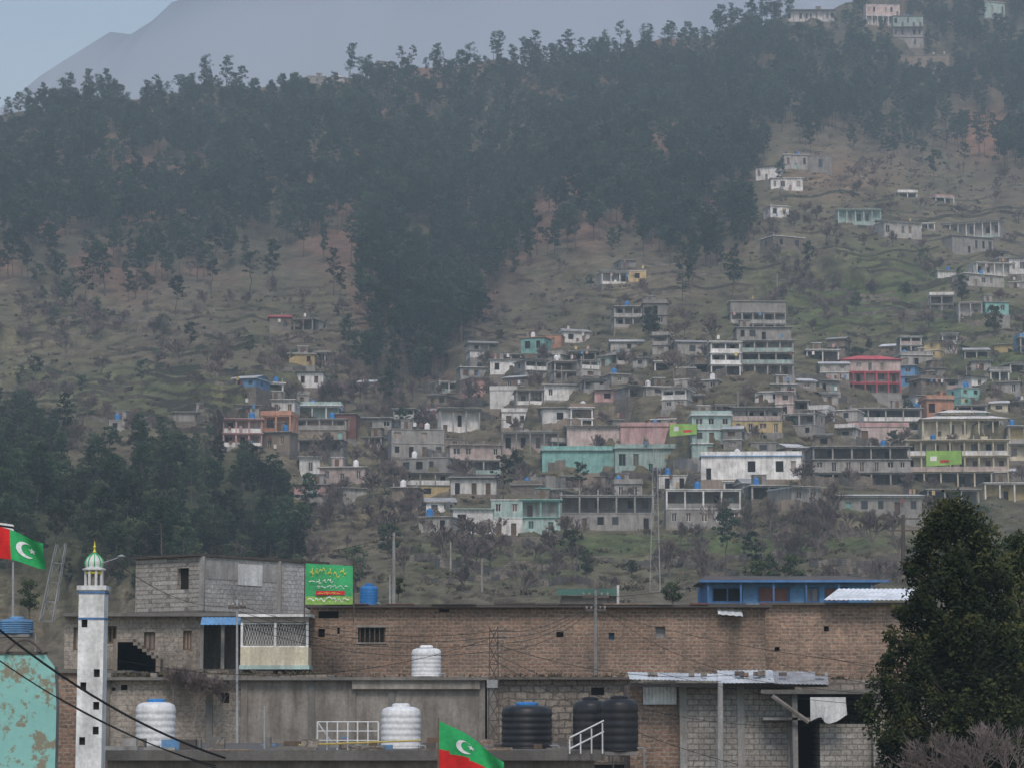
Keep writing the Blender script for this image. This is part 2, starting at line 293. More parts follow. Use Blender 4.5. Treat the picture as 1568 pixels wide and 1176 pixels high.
# ---------- houses
HB=[]
def house(x0,x1,yt,yb,wall='conc',st='wv',roof='flat',rz=None,d=None,trim=None,name='hillside_house',tank=None):
    cx=(x0+x1)/2; Dd=loc(cx,yb); p=P(cx,yb,Dd); mp=Dd/F; W=(x1-x0)*mp; H=(yb-yt)*mp; n=len(st)
    rh=.9 if roof in('gable','hip') else 0
    h=max((H-rh*(1 if H<6 else 1.4))/n,1.9)
    if rz is None: rz=random.uniform(-.45,.45)
    if d is None: d=random.uniform(5,8)
    W=max(W/ (abs(math.cos(rz))+.25*abs(math.sin(rz))),2.5)
    walls=wall if isinstance(wall,(list,tuple)) else [wall]*n
    trim=trim or random.choice(['conc2','conc','white'])
    b=MB(); hw=W/2; ovk=random.choice([.25,.6,1,1])
    b.box(-hw-.15,hw+.15,-.3,d,-6,0,random.choice(['stone','stone','conc','mud']))
    for i,s in enumerate(st):
        z=i*h; wm=walls[min(i,len(walls)-1)]; hh=h-.16
        pan=lambda: random.choice(['glass','glass','dark','dark','door','curtain'])
        def wins(Wd,dens=2.4):
            k=max(int(Wd/dens),1) ; o=[]; gap=Wd/k
            for q in range(k):
                if random.random()<.15 and k>1: continue
                c=gap*(q+.5)+random.uniform(-.2,.2); ww=random.choice([.45,.55,.7])*min(1,gap/2)
                if random.random()<.25: o.append((c-.45,c+.45,.02,min(2.1,hh*.8),random.choice(['door','dark','teal' if random.random()<.3 else 'door'])))
                else: o.append((c-ww,c+ww,hh*.33,hh*.80,pan()))
            return o
        fr=random.choice([None,None,'white','teal' if wm in('teal','pteal') else 'white'])
        if s=='w': b.facade((-hw,0,z),(1,0,0),(0,1,0),W,hh,wins(W),wm,frame=fr)
        elif s=='b': b.facade((-hw,0,z),(1,0,0),(0,1,0),W,hh,wins(W,5) if random.random()<.6 else [],wm)
        elif s in 'vo':
            rd=1.7 if s=='v' else 3.2; k=max(int(round(W/(2.8 if s=='v' else 3.4))),1)
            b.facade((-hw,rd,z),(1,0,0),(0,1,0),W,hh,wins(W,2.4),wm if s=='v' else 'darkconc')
            for q in range(k+1):
                c=-hw+.14+(W-.28)*q/k; b.box(c-.14,c+.14,.003,.28,z,z+hh,trim)
            b.box(-hw,hw,0.01,.27,z+hh-.28,z+hh,trim)
            if random.random()<.6 and i>0 or s=='v' and random.random()<.4:
                b.box(-hw+.28,hw-.28,.06,.18,z,z+.85,random.choice([wm,trim,'white','ppink','pteal']) )
        yo=0 if s in 'wb' else (1.7 if s=='v' else 3.2)
        sw=[(d*.35,d*.35+1.2,hh*.33,hh*.78,pan())] if random.random()<.6 else []
        b.facade((hw,yo,z),(0,1,0),(-1,0,0),d-yo,hh,[q for q in sw if q[1]<d-yo],wm); b.facade((-hw,d,z),(0,-1,0),(1,0,0),d-yo,hh,[q for q in sw if q[1]<d-yo],wm)
        b.poly([(hw,d,z),(-hw,d,z),(-hw,d,z+hh),(hw,d,z+hh)],wm)
        ov=(.3 if i<n-1 else .5)*ovk+.03
        b.box(-hw-ov*.7,hw+ov*.7,-ov,d+.2,z+hh,z+h,trim)
    zt=n*h
    if roof=='par':
        ph=.75; b.box(-hw-.1,hw+.1,-.12,.02,zt,zt+ph,walls[-1]); b.box(-hw-.1,-hw+.04,.02,d,zt,zt+ph,walls[-1]); b.box(hw-.04,hw+.1,.02,d,zt,zt+ph,walls[-1]); b.box(-hw+.04,hw-.04,d-.1,d,zt,zt+ph,walls[-1])
    elif roof in('gable','tin'):
        rm='wtin' if random.random()<.6 else 'tin'
        if roof=='gable' and trim=='redroof': rm='redroof'
        e=.5; zr=zt+(.95 if roof=='gable' else .5)
        if roof=='gable':
            b.poly([(-hw-e,-e,zt+.02),(hw+e,-e,zt+.02),(hw+e*.5,d/2,zr),(-hw-e*.5,d/2,zr)],rm); b.poly([(hw+e,d+e,zt+.02),(-hw-e,d+e,zt+.02),(-hw-e*.5,d/2,zr),(hw+e*.5,d/2,zr)],rm)
            for sx in(-1,1): b.poly([(sx*(hw+.05),0,zt),(sx*(hw+.05),d,zt),(sx*(hw+.05),d/2,zr-.03)],walls[-1])
        else:
            b.box(-hw,hw,.1,d,zt,zt+.12,rm); b.poly([(-hw-e,-e-.3,zt+.16),(hw+e,-e-.3,zt+.16),(hw+e,d+e,zr+.5),(-hw-e,d+e,zr+.5)],rm)
            b.poly([(-hw-e,-e-.3,zt+.1),(hw+e,-e-.3,zt+.1),(hw+e,-e-.3,zt+.16),(-hw-e,-e-.3,zt+.16)],rm)
    elif roof=='hip':
        e=.6; rm='redroof' if trim=='redroof' else 'white'; c=[(-hw-e,-e),(hw+e,-e),(hw+e,d+e),(-hw-e,d+e)]; tcn=[(-hw*.4,d*.4),(hw*.4,d*.4),(hw*.4,d*.6),(-hw*.4,d*.6)]
        for i in range(4):
            j=(i+1)%4; b.poly([c[i]+(zt+.02,),c[j]+(zt+.02,),tcn[j]+(zt+1.3,),tcn[i]+(zt+1.3,)],rm)
        b.poly([q+(zt+1.3,) for q in tcn],rm)
        if rm=='white':
            b.box(-hw*.55,hw*.55,d*.25,d*.75,zt+1.1,zt+1.5,'cream'); c=[(-hw*.65,d*.15),(hw*.65,d*.15),(hw*.65,d*.85),(-hw*.65,d*.85)]
            for i in range(4):
                j=(i+1)%4; b.poly([c[i]+(zt+1.5,),c[j]+(zt+1.5,),tuple(x*.5+y*.5 for x,y in zip(c[j],(0,d/2)))+(zt+2.2,),tuple(x*.5+y*.5 for x,y in zip(c[i],(0,d/2)))+(zt+2.2,)],rm)
    if roof in('flat','par'):
        r=random.random()
        if r<.35 and W>5: 
            a=random.uniform(-hw+.5,hw-2.8); b.box(a,a+2.2,d*.4,d*.4+2.5,zt,zt+2.,random.choice([walls[-1],'conc','stone'])); b.box(a-.2,a+2.4,d*.4-.2,d*.4+2.7,zt+2.,zt+2.12,trim)
            b.box(a+.6,a+1.4,d*.4-.03,d*.4,zt+.03,zt+1.7,'door')
        if roof=='flat' and random.random()<.4:
            for q in range(max(int(W/3),1)+1):
                c=-hw+.2+(W-.4)*q/max(int(W/3),1); b.box(c-.11,c+.11,.1,.32,zt,zt+random.uniform(.4,.9),'conc')
        if tank is None and random.random()<.3: tank=random.choice(['plastic_blue','plastic_white','plastic_blue','plastic_black'])
        if tank:
            a=random.uniform(-hw+.8,hw-.8); b.lathe((a,d*.35,zt),[(.55,0),(.55,1.1),(.45,1.3),(.2,1.42),(.2,1.5)],10,tank)
    if random.random()<.3 and W>4:
        for q in range(random.randint(2,4)):
            a=random.uniform(-hw+.5,hw-1); zz=zt*random.choice([1,.0,.5]); b.poly([(a,-.62,zz+.4),(a+.6,-.62,zz+.4),(a+.6,-.62,zz+1.2),(a,-.62,zz+1.2)],random.choice(['bannerwhite','skyblue','pink','maroon','yellow','maroon']))
    b.obj(name,loc=p,rz=rz)
    HB.append((x0,x1,yt,yb))
H=house
H(412,446,480,507,'stone','w','gable',trim='redroof',rz=.1); H(447,481,488,506,'conc','o','flat')
H(442,482,541,560,'yellow','w','flat',rz=.05); H(483,512,538,560,'white','v','flat',rz=.05,trim='white'); H(433,495,570,594,'white','w','tin',rz=0)
H(396,452,611,634,'white','w','flat',rz=-.1,tank='plastic_white'); H(455,522,620,646,'pteal','v','par',rz=0,tank='plastic_blue',trim='white')
H(340,402,640,684,['pink','ppink'],'vv','flat',rz=.1,trim='pink'); H(398,446,634,688,['orange','orange'],'wv','par',rz=-.15,trim='orange')
H(448,530,640,674,['mud','ppink'],'wv','flat',rz=0,tank='plastic_blue'); H(512,545,632,672,'maroon','w','flat',trim='conc'); H(458,490,700,731,'white','w','tin',rz=.1); H(488,560,714,741,'ppink','w','flat',rz=-.1)
H(450,502,742,772,['conc','pink'],'bb','flat',rz=0); H(545,600,640,658,'conc','w','tin'); H(265,338,630,645,'conc','b','flat',rz=.05); H(165,205,642,660,'conc','w','flat'); H(208,240,640,657,'stone','w','tin')
H(455,525,672,696,'conc','v','flat'); H(400,445,660,690,'mud','w','flat')
H(920,965,416,436,'conc2','v','tin',rz=.2,trim='white'); H(963,990,414,432,'yellow','w','flat',rz=-.1,trim='white'); H(950,975,398,412,'conc','w','flat')
H(940,985,468,502,'conc2','vv','flat',rz=.1); H(985,1022,463,500,'conc','wb','par',rz=0); H(1118,1205,460,512,'conc','vvb','flat',rz=.05,trim='conc2'); H(1128,1212,500,545,'conc','ww','flat',rz=0)
H(796,835,516,542,['teal'],'w','flat',trim='orange'); H(832,860,512,535,'orange','w','flat'); H(862,905,502,526,'white','w','gable',rz=.3)
H(703,770,562,582,'conc2','w','flat',rz=.2,trim='white'); H(750,795,550,574,'white','w','flat'); H(935,990,517,540,'conc2','w','gable',rz=0); H(1037,1085,518,545,'conc2','b','gable',rz=.1)
H(1088,1135,522,575,'conc','ovv','flat',rz=.05); H(1135,1216,520,575,['conc','conc','conc2'],'vov','flat',rz=0); H(1235,1285,535,558,'white','o','flat',rz=0,trim='white')
H(1288,1380,542,602,['conc','conc2','ppink'],'vvw','hip',rz=0,trim='redroof'); H(1378,1430,543,566,'conc2','w','par'); H(1302,1412,624,664,['conc','conc'],'vo','flat',rz=0,trim='conc2')
H(1418,1476,610,642,'orange','w','par',rz=.1,trim='conc2'); H(1245,1395,682,742,['conc','conc2','conc'],'owo','flat',rz=0,trim='conc2',d=10); H(1300,1392,652,682,['ppink','pink'],'b','par',rz=0)
H(1073,1228,697,734,['white'],'w','par',rz=-.05,trim='skyblue'); H(830,942,688,724,'teal','b','par',rz=0,trim='pteal'); H(942,1072,685,726,'pteal','w','par',rz=0,trim='pteal')
H(868,958,653,686,'ppink','b','tin',rz=0); H(950,1065,652,684,['pink'],'b','par',rz=0,trim='maroon'); H(1060,1120,634,700,['pteal','pteal','pteal'],'bww','par',rz=0,trim='white')
H(693,755,778,818,'white','w','flat',rz=.05,trim='pteal'); H(752,800,764,820,['white','pteal'],'ww','flat',rz=0); H(798,858,764,818,['pteal','conc2'],'wv','flat',rz=0,trim='teal')
H(858,1002,757,812,['conc','conc'],'wo','flat',rz=0,trim='conc',d=7); H(1020,1135,748,808,['conc','conc'],'wo','flat',rz=0); H(1285,1412,760,788,'conc','w','tin',rz=0)
H(598,682,656,700,'conc','ww','flat',rz=.15); H(672,736,625,664,'white','v','tin',rz=.1); H(610,690,700,726,'conc','w','flat'); H(618,692,722,762,['yellow','cream'],'wv','flat'); H(600,640,745,782,'mud','w','flat')
H(690,760,732,757,'white','w','tin',rz=0); H(750,790,596,626,'white','b','par',rz=0); H(790,832,596,620,'conc2','v','flat'); H(832,908,590,613,'white','w','tin',rz=.1)
H(768,832,630,655,'white','w','par',rz=0); H(830,886,625,650,'white','b','tin',rz=.1); H(688,768,680,726,['conc','ppink'],'vw','flat',rz=.1); H(768,856,660,696,'ppink','v','flat',rz=0)
H(1120,1198,624,662,['yellow','white'],'wv','tin',rz=0); H(1198,1250,632,668,'conc','wv','flat')
H(1388,1546,672,745,['yellow','cream','cream'],'ovv','flat',rz=-.05,d=12,trim='cream',name='cream_mansion'); H(1412,1544,634,674,['cream'],'v','hip',rz=-.05,trim='cream',d=9,name='cream_mansion')
H(1545,1640,650,705,['cream','yellow'],'vv','flat',rz=-.1)
H(1156,1192,255,276,'white','w','tin'); H(1180,1230,272,293,'white','w','flat',rz=0,trim='white'); H(1200,1240,236,260,'conc2','w','flat'); H(1238,1274,238,265,'conc','b','flat')
H(1072,1092,317,334,'white','b','flat'); H(1178,1210,315,334,'white','w','flat'); H(1283,1350,320,346,['pteal'],'v','flat',rz=0,trim='pteal'); H(1350,1416,340,366,'conc2','w','tin')
H(1440,1532,340,366,'conc2','v','tin',trim='white'); H(1452,1528,362,388,'conc','w','flat'); H(1492,1568,402,424,'white','v','flat',trim='white'); H(1470,1545,420,440,'conc2','w','flat'); H(1435,1466,414,427,'white','b','flat')
H(1468,1505,462,486,'conc2','v','flat'); H(1508,1546,462,482,'teal','w','flat'); H(1180,1236,362,382,'stone','b','flat'); H(1545,1600,395,420,'white','w','tin')
H(580,606,90,114,'white','w','gable',rz=.4); H(470,500,116,132,'conc','w','flat'); H(500,528,118,132,'conc2','w','flat'); H(1205,1280,14,34,'white','v','flat',rz=0)
H(1325,1380,6,40,['conc2','ppink'],'vw','flat',rz=.1); H(1368,1415,22,74,['conc2','conc2','pteal'],'wvw','flat',rz=0); H(1505,1542,2,30,['pteal'],'w','flat'); H(1378,1455,84,104,'mud','b','flat')
# lower row just above the valley floor
H(1150,1205,742,764,'conc2','o','flat',rz=.1); H(1208,1262,746,772,'conc','w','tin'); H(1420,1500,748,775,'conc','o','flat',rz=0); H(1508,1600,738,768,['yellow'],'v','flat',rz=0); H(640,690,790,815,'conc2','w','flat')
pal=['conc']*5+['conc2']*7+['white']*6+['brickfar','mud','mud','stone','stone','pteal','ppink','teal','pink','cream','yellow','skyblue']
def fill(xa,xb,ya,yb_,dx,dy,prob,lim,tight=0):
    y=ya
    while y<yb_:
        x=xa+random.uniform(0,dx)
        while x<xb:
            wd=random.uniform(22,50)*(.6+.4*(y/700)); st=random.choice(['w','v','w','b','w','wv','ww','vo','o']); ht=(14+7*(y-500)/300)*len(st)**.9*random.uniform(.9,1.1)
            yy=y+random.uniform(-8,8); cx=x+wd/2
            ok=lim(cx,yy) and random.random()<prob
            for a in HB:
                if ok and (a[0]-4+tight<cx<a[1]+4-tight and a[2]+3<yy-ht/2<a[3]+12-tight or x+tight<(a[0]+a[1])/2<x+wd-tight and yy-ht-3<(a[2]+a[3])/2<yy+6-tight): ok=False
            if ok: H(x,x+wd,yy-ht,yy,random.choice(pal),st,random.choice(['flat','flat','flat','par','tin','tin','gable']))
            x+=wd*random.uniform(.8,1.3)+dx*.3
        y+=dy
left=lambda y:np.interp(y,[500,550,600,660,720,830],[900,720,680,595,600,640])
fill(600,1640,530,760,12,15,.9,lambda x,y:x>left(y) and not(1000<x and y<540) and fbm(np.array([x/70.]),np.array([y/40.]),77)[0]>.37,3)
fill(640,1150,760,812,20,16,.7,lambda x,y:True)
fill(1250,1640,310,520,80,42,.22,lambda x,y:True)
fill(345,560,600,770,24,20,.45,lambda x,y:x>350+(y-600)*.6)
# ---------- retaining walls / terrace edges
random.seed(31)
rw=MB()
def rwall(x0,x1,y,hh,m):
    n=max(int((x1-x0)/7),2); pts=[]
    for i in range(n+1):
        x=x0+(x1-x0)*i/n; yy=y+5*math.sin(x/37+y)+3*math.sin(x/13.)
        q=TP(x,yy); pts.append(q)
    for a,c_ in zip(pts[:-1],pts[1:]):
        h1=hh*random.uniform(.75,1.1); up=Vector((0,0,h1)); bk=Vector((0,.7,0)); dn=Vector((0,0,-1)); f_=Vector((0,-.15,0))
        rw.poly([a+dn+f_,c_+dn+f_,c_+up,a+up],m); rw.poly([a+up,c_+up,c_+up+bk,a+up+bk],m)
def many(n,xa,xb,ya,yb_,hl,mats,lmin=40,lmax=150):
    for _ in range(n):
        x=random.uniform(xa,xb); y=random.uniform(ya,yb_); l=random.uniform(lmin,lmax); rwall(x,x+l,y,random.uniform(*hl),random.choice(mats))
wallmat('bank',(.12,.10,.07),.5); wallmat('grassbank',(.10,.108,.062),.4,dc=(.12,.10,.06))
many(60,600,1560,540,800,(1.0,2.2),['stone','stone','mud','conc'],30,110); many(18,620,1250,818,905,(.8,1.5),['stone'],40,200)
many(60,0,520,470,660,(.5,1.2),['bank','bank','grassbank','stone'],50,190); many(60,1180,1600,300,545,(.5,1.2),['bank','bank','grassbank','stone'],40,170); many(20,480,760,470,600,(.5,1.),['bank','stone'],30,80); many(16,930,1200,400,480,(.5,1.),['bank','stone'],30,100)
rw.obj('stone_terrace_walls')
# ---------- vegetation
def leaves(b,c,r,n,s,m,sh,flat=.7):
    for i in range(n):
        while True:
            q=Vector((random.uniform(-1,1),random.uniform(-1,1),random.uniform(-1,1)))
            if q.length<1: break
        q=q*r; q.z*=flat; p=Vector(c)+q
        a=Vector((random.gauss(0,1),random.gauss(0,1),random.gauss(0,1))).normalized(); bb=a.orthogonal().normalized(); ss=s*random.uniform(.6,1.3)
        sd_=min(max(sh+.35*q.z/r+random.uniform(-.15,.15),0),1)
        b.poly([p-a*ss-bb*ss*.35,p+a*ss*.2-bb*ss*.5,p+a*ss,p-a*ss*.1+bb*ss*.6],m,sd_)
def pine(seed,h=15,R=2.6,cb=.4):
    random.seed(seed); b=MB(); pts=[Vector((0,0,-1))]; 
    for i in range(1,7): pts.append(Vector((random.gauss(0,.12)*i**.5,random.gauss(0,.12)*i**.5,h*i/6)))
    for i in range(6): b.tube(pts[i],pts[i+1],.24*(1-i/6.5),.24*(1-(i+1)/6.5),6,'bark')
    for k in range(26):
        f=cb+(1-cb)*((k+random.random())/26)**.9; z=f*h; i=min(int(f*6),5); base=pts[i].lerp(pts[i+1],f*6-i)
        prof=math.sin(min(1,(f-cb)/(1-cb)*1.0+.22)*math.pi*.86)**.7; Ln=R*prof*random.uniform(.55,1.15); a=random.uniform(0,6.28)
        e=base+Vector((math.cos(a)*Ln,math.sin(a)*Ln,Ln*random.uniform(.05,.5)))
        b.tube(base,e,.07,.03,3,'bark')
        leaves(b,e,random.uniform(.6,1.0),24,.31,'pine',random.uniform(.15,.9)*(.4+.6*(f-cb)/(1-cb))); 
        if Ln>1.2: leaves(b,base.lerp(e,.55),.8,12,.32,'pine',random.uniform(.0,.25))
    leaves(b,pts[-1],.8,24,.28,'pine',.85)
    return b.obj('pine_tree_form',link=False,shade=True)
def broad(seed,h=9,R=3.2,m='broad'):
    random.seed(seed); b=MB(); b.tube((0,0,-1),(0,0,h*.45),.25,.16,6,'bark')
    for k in range(34):
        a=random.uniform(0,6.28); f=random.random(); rr=R*math.sqrt(random.random())*math.sin(.5+2.3*f)**.8; e=Vector((math.cos(a)*rr,math.sin(a)*rr,h*(.3+.66*f)))
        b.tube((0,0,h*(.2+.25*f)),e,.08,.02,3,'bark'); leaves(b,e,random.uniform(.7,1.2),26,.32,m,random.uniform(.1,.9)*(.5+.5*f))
    return b.obj('broadleaf_tree_form',link=False,shade=True)
def bare(seed,h=6,r0=.13,depth=5,m='twig',link=False,name='bare_tree_form',minr=.04,up=.25):
    random.seed(seed); b=MB()
    def rec(p,d,L,r,k):
        q=p+d*L; b.tube(p,q,r,max(r*.65,minr),4 if k>2 else 3,m)
        if k==0: return
        for i in range(3 if k<4 else 4):
            nd=(d+Vector((random.gauss(0,.42),random.gauss(0,.42),random.gauss(.1,.25)))).normalized(); rec(p.lerp(q,random.uniform(.6,1)),nd,L*random.uniform(.6,.85),max(r*.6,minr),k-1)
    rec(Vector((0,0,-.5)),Vector((0,0,1)),h*.3,r0,depth)
    return b,name
def shrub(seed):
    random.seed(seed); b=MB()
    for k in range(5): leaves(b,(random.gauss(0,.5),random.gauss(0,.5),random.uniform(.1,.5)),random.uniform(.35,.6),12,.2,'scrub',random.uniform(.1,.9))
    return b.obj('shrub_form',link=False,shade=True)
def scatter(name,pts,scl,forms):
    col=bpy.data.collections.new(name+'_forms')
    for f in forms: col.objects.link(f)
    n=len(pts); me=bpy.data.meshes.new(name); me.vertices.add(n); me.vertices.foreach_set('co',np.array(pts,dtype=np.float32).reshape(-1))
    r=np.zeros((n,3),np.float32); r[:,2]=rng.random(n)*6.28; r[:,0]=(rng.random(n)-.5)*.12; r[:,1]=(rng.random(n)-.5)*.12
    sc=np.stack([scl*(.85+.3*rng.random(n)),scl*(.85+.3*rng.random(n)),scl*(.85+.35*rng.random(n))],-1).astype(np.float32)
    a=me.attributes.new('rot','FLOAT_VECTOR','POINT'); a.data.foreach_set('vector',r.reshape(-1))
    a=me.attributes.new('scl','FLOAT_VECTOR','POINT'); a.data.foreach_set('vector',sc.reshape(-1))
    a=me.attributes.new('idx','INT','POINT'); a.data.foreach_set('value',rng.integers(0,len(forms),n).astype(np.int32))
    ob=bpy.data.objects.new(name,me); S.collection.objects.link(ob)
    ng=bpy.data.node_groups.new(name,'GeometryNodeTree'); ng.interface.new_socket('Geometry',in_out='INPUT',socket_type='NodeSocketGeometry'); ng.interface.new_socket('Geometry',in_out='OUTPUT',socket_type='NodeSocketGeometry')
    gi=ng.nodes.new('NodeGroupInput'); go=ng.nodes.new('NodeGroupOutput'); ip=ng.nodes.new('GeometryNodeInstanceOnPoints'); ci=ng.nodes.new('GeometryNodeCollectionInfo')
    ci.inputs['Collection'].default_value=col; ci.inputs['Separate Children'].default_value=True; ci.inputs['Reset Children'].default_value=True
    def na(nm,ty):
        q=ng.nodes.new('GeometryNodeInputNamedAttribute'); q.data_type=ty; q.inputs['Name'].default_value=nm; return q.outputs['Attribute']
    er=ng.nodes.new('FunctionNodeEulerToRotation'); L_=ng.links.new
    L_(gi.outputs[0],ip.inputs['Points']); L_(ci.outputs[0],ip.inputs['Instance']); ip.inputs['Pick Instance'].default_value=True
    L_(na('idx','INT'),ip.inputs['Instance Index']); L_(na('rot','FLOAT_VECTOR'),er.inputs[0]); L_(er.outputs[0],ip.inputs['Rotation']); L_(na('scl','FLOAT_VECTOR'),ip.inputs['Scale'])
    L_(ip.outputs[0],go.inputs[0]); md=ob.modifiers.new('instances','NODES'); md.node_group=ng
    return ob
e1=V[:-1,1:]-V[:-1,:-1]; e2=V[1:,:-1]-V[:-1,:-1]; area=np.abs(e1[...,0]*e2[...,1]-e1[...,1]*e2[...,0])
cpx=PX[:-1,:-1]; cpy=PYs[:-1,:-1]; Lc=L[:-1,:-1]; kn=knob[:-1,:-1]
def sample(dens,per,cap):
    wgt=(area*dens).ravel(); tot=wgt.sum(); n=int(min(tot/per,cap)); print('wanted',int(tot/per),'cap',cap); ii=rng.choice(len(wgt),n,p=wgt/tot); r_,c_=np.unravel_index(ii,area.shape)
    a=rng.random((n,1)); b_=rng.random((n,1)); p=V[r_,c_]+e1[r_,c_]*a+e2[r_,c_]*b_
    return p,cpx[r_,c_],cpy[r_,c_]
def clear(px,py,below,above=2,padx=3):
    k=np.ones(len(px),bool)
    for x0,x1,yt,yb in HB: k&=~((px>x0-padx)&(px<x1+padx)&(py>yb-above-(yb-yt)*.4)&(py<yb+below))
    return k
inr=((cpx>-200)&(cpx<1770)).astype(float)
gate=np.clip((fbm(cpx/40.,cpy/24.,81)-.33)*6,.15,1)
cl=1-np.clip(.9*g(cpx,220,60)*g(cpy,280,20)+g(cpx,430,60)*g(cpy,400,22)*.9+.8*g(cpx,130,70)*g(cpy,400,25)+g(cpx,830,35)*g(cpy,370,35)+g(cpx,700,90)*g(cpy,108,16)+.8*g(cpx,1190,40)*g(cpy,205,14)+g(cpx,1515,42)*g(cpy,210,42)+g(cpx,1370,40)*g(cpy,60,40)*.9,0,.95)
lowfade=np.clip((Lc-cpy)/np.interp(cpx,[600,800,1150],[150,110,45]),.16,1)*(1+1.5*g(cpx,620,70)*g(cpy,520,90))
topfade=np.clip((cpy-np.interp(cpx,cols,ridge))/45,.3,1)
dens=sig((Lc-cpy)/12)*gate*cl*lowfade*inr*topfade
p,qx,qy=sample(dens,16,12500); k=clear(qx,qy,28); p=p[k]
forms=[pine(100+i,h=15,R=[2.9,3.4,2.5,3.0,2.6,3.6][i],cb=[.42,.5,.3,.36,.55,.45][i]) for i in range(6)]
scatter('pine_forest',p,(.48+.45*rng.random(len(p))),forms)
cr=[]
for x in list(np.arange(-200,1770,14)):
    x=x+random.uniform(-9,9)
    if 600<x<740 and random.random()<.7: continue
    if fbm(np.array([x/50.]),np.array([0.]),91)[0]<.42: continue
    yy=np.interp(x,cols,ridge)+random.uniform(0,9)
    if any(a[0]-5<x<a[1]+5 and a[3]<160 for a in HB): continue
    cr.append(TP(x,yy))
scatter('ridge_pine_trees',[tuple(q) for q in cr],.5+.55*rng.random(len(cr)),forms)
bf=[broad(200+i,h=[9,11,8][i]) for i in range(3)]
p,qx,qy=sample(kn*(cpx>-200),15,2200); k=clear(qx,qy,20); p=p[k]; scatter('grove_trees',p,.28+.34*rng.random(len(p)),bf+forms[:1])
bt=[]
for i in range(4):
    b,nm=bare(300+i); bt.append(b.obj(nm,link=False))
reg=np.clip(1-sig((Lc-cpy)/15)-kn,0,1)*inr*np.clip((930-cpy)/30,0,1)
spots=3*g(cpx,610,60)*g(cpy,590,55)+2.5*g(cpx,545,60)*g(cpy,780,50)+1.5*g(cpx,120,80)*g(cpy,500,30)+1.5*g(cpx,1240,60)*g(cpy,430,50)+1.5*g(cpx,1210,90)*g(cpy,830,30)+1.*g(cpx,720,60)*g(cpy,850,30)+2*g(cpx,450,60)*g(cpy,610,40)
vill=reg*((.25+g(cpx,900,400)*g(cpy,700,130))*np.clip((fbm(cpx/30.,cpy/18.,95)-.36)*6,.1,1)+spots)
p,qx,qy=sample(vill,45,4200); k=clear(qx,qy,10); p=p[k]; scatter('bare_trees',p,.5+.8*rng.random(len(p)),bt)
p,qx,qy=sample(reg*(cpy<925)*np.clip((fbm(cpx/22.,cpy/7.,97)-.38)*6,.08,1)*np.clip(1-.7*g(cpx,1330,230)*g(cpy,470,85),0.1,1),20,11000); k=clear(qx,qy,4); p=p[k]; scatter('hillside_shrubs',p,.35+.8*rng.random(len(p)),[shrub(400+i) for i in range(4)])
p,qx,qy=sample(reg*(cpy>300)*(np.clip((fbm(cpx/40.,cpy/25.,99)-.5)*8,0,1)*.6+1.2*g(cpx,1120,60)*g(cpy,310,40)+g(cpx,520,40)*g(cpy,540,40)),200,600); k=clear(qx,qy,16); p=p[k]; scatter('village_evergreen_trees',p,.3+.4*rng.random(len(p)),bf+forms[:2])
random.seed(55)
for (x,yb,hh,f) in ((1045,446,75,0),(1060,440,80,2),(1195,300,55,1),(530,560,75,1),(545,575,70,3)):
    o=bpy.data.objects.new('pine_tree',forms[f].data); S.collection.objects.link(o); q=TP(x,yb); o.location=q; s_=hh*q.y/F/15; o.scale=(s_*.8,s_*.8,s_)
# ---------- FOREGROUND
def fx(px,D,py=1000): return P(px,py,D).x
def fz(py,D): return P(784,py,D).z
def part(mb,name,par,**k): return mb.obj(name,parent=par,**k)
def hol(D,x0,lst,zb):
    return [((fx(a,D)-fx(x0,D)),(fx(b,D)-fx(x0,D)),fz(d,D)-zb,fz(c,D)-zb,pm) for a,b,c,d,pm in lst]
E=empty('brick_building'); D0=120
b=MB(); xa,xb=fx(474,D0),fx(1172,D0); zt=fz(930,D0); zl=fz(1038,D0)
b.facade((xa,D0,zl),(1,0,0),(0,1,0),xb-xa,zt-zl,hol(D0,474,[(487,518,935,946,'dark'),(487,497,962,975,'dark'),(516,520,960,970,'dark'),(548,590,960,983,'dark'),(672,688,932,937,'dark'),(852,863,967,975,'dark'),(932,941,968,979,'skyblue'),(1004,1019,959,976,'galv')],zl),'brick',dep=.3)
b.poly([(xb,D0,zl),(xb,D0+11,zl),(xb,D0+11,zt),(xb,D0,zt)],'brick'); b.poly([(xa,D0,zl),(xa,D0+11,zl),(xa,D0+11,zt),(xa,D0,zt)],'brick'); b.poly([(xb,D0+11,zl),(xa,D0+11,zl),(xa,D0+11,zt),(xb,D0+11,zt)],'brick')
part(b,'walls',E); b=MB(); b.box(xa-.2,xb+.3,D0-.45,D0+11.3,zt,zt+.13,'rustmetal'); 
x=xa
while x<xb:
    l=random.uniform(.5,2.5); b.box(x,min(x+l,xb),D0-.47+random.uniform(-.08,.05),D0-.2,zt+.13,zt+.13+random.uniform(.01,.10),random.choice(['rustmetal','darkconc','galv','maroon','brick'])); x+=l+random.choice([.03,.03,.8])
part(b,'roof_slab',E); b=MB(); b.box(xa,xb+.2,D0-.25,D0+11,zl-.22,zl,'render'); b.box(xa,xb,D0+.05,D0+11,-.5,zl-.22,'render'); part(b,'lower_storey',E)
b=MB()
for i in range(6):
    q=fx(550+i*7.5,D0); b.box(q,q+.05,D0+.1,D0+.14,fz(983,D0),fz(960,D0),'door')
b.box(fx(546,D0),fx(592,D0),D0-.05,D0+.0,fz(960,D0),fz(957.5,D0),'conc'); b.box(fx(546,D0),fx(592,D0),D0-.06,D0+.0,fz(985,D0),fz(983,D0),'conc')
part(b,'window_grille',E)
b=MB(); D1=123; xc,xd=fx(1168,D1),fx(1410,D1); zt1=fz(926,D1); zl1=fz(1040,D1)
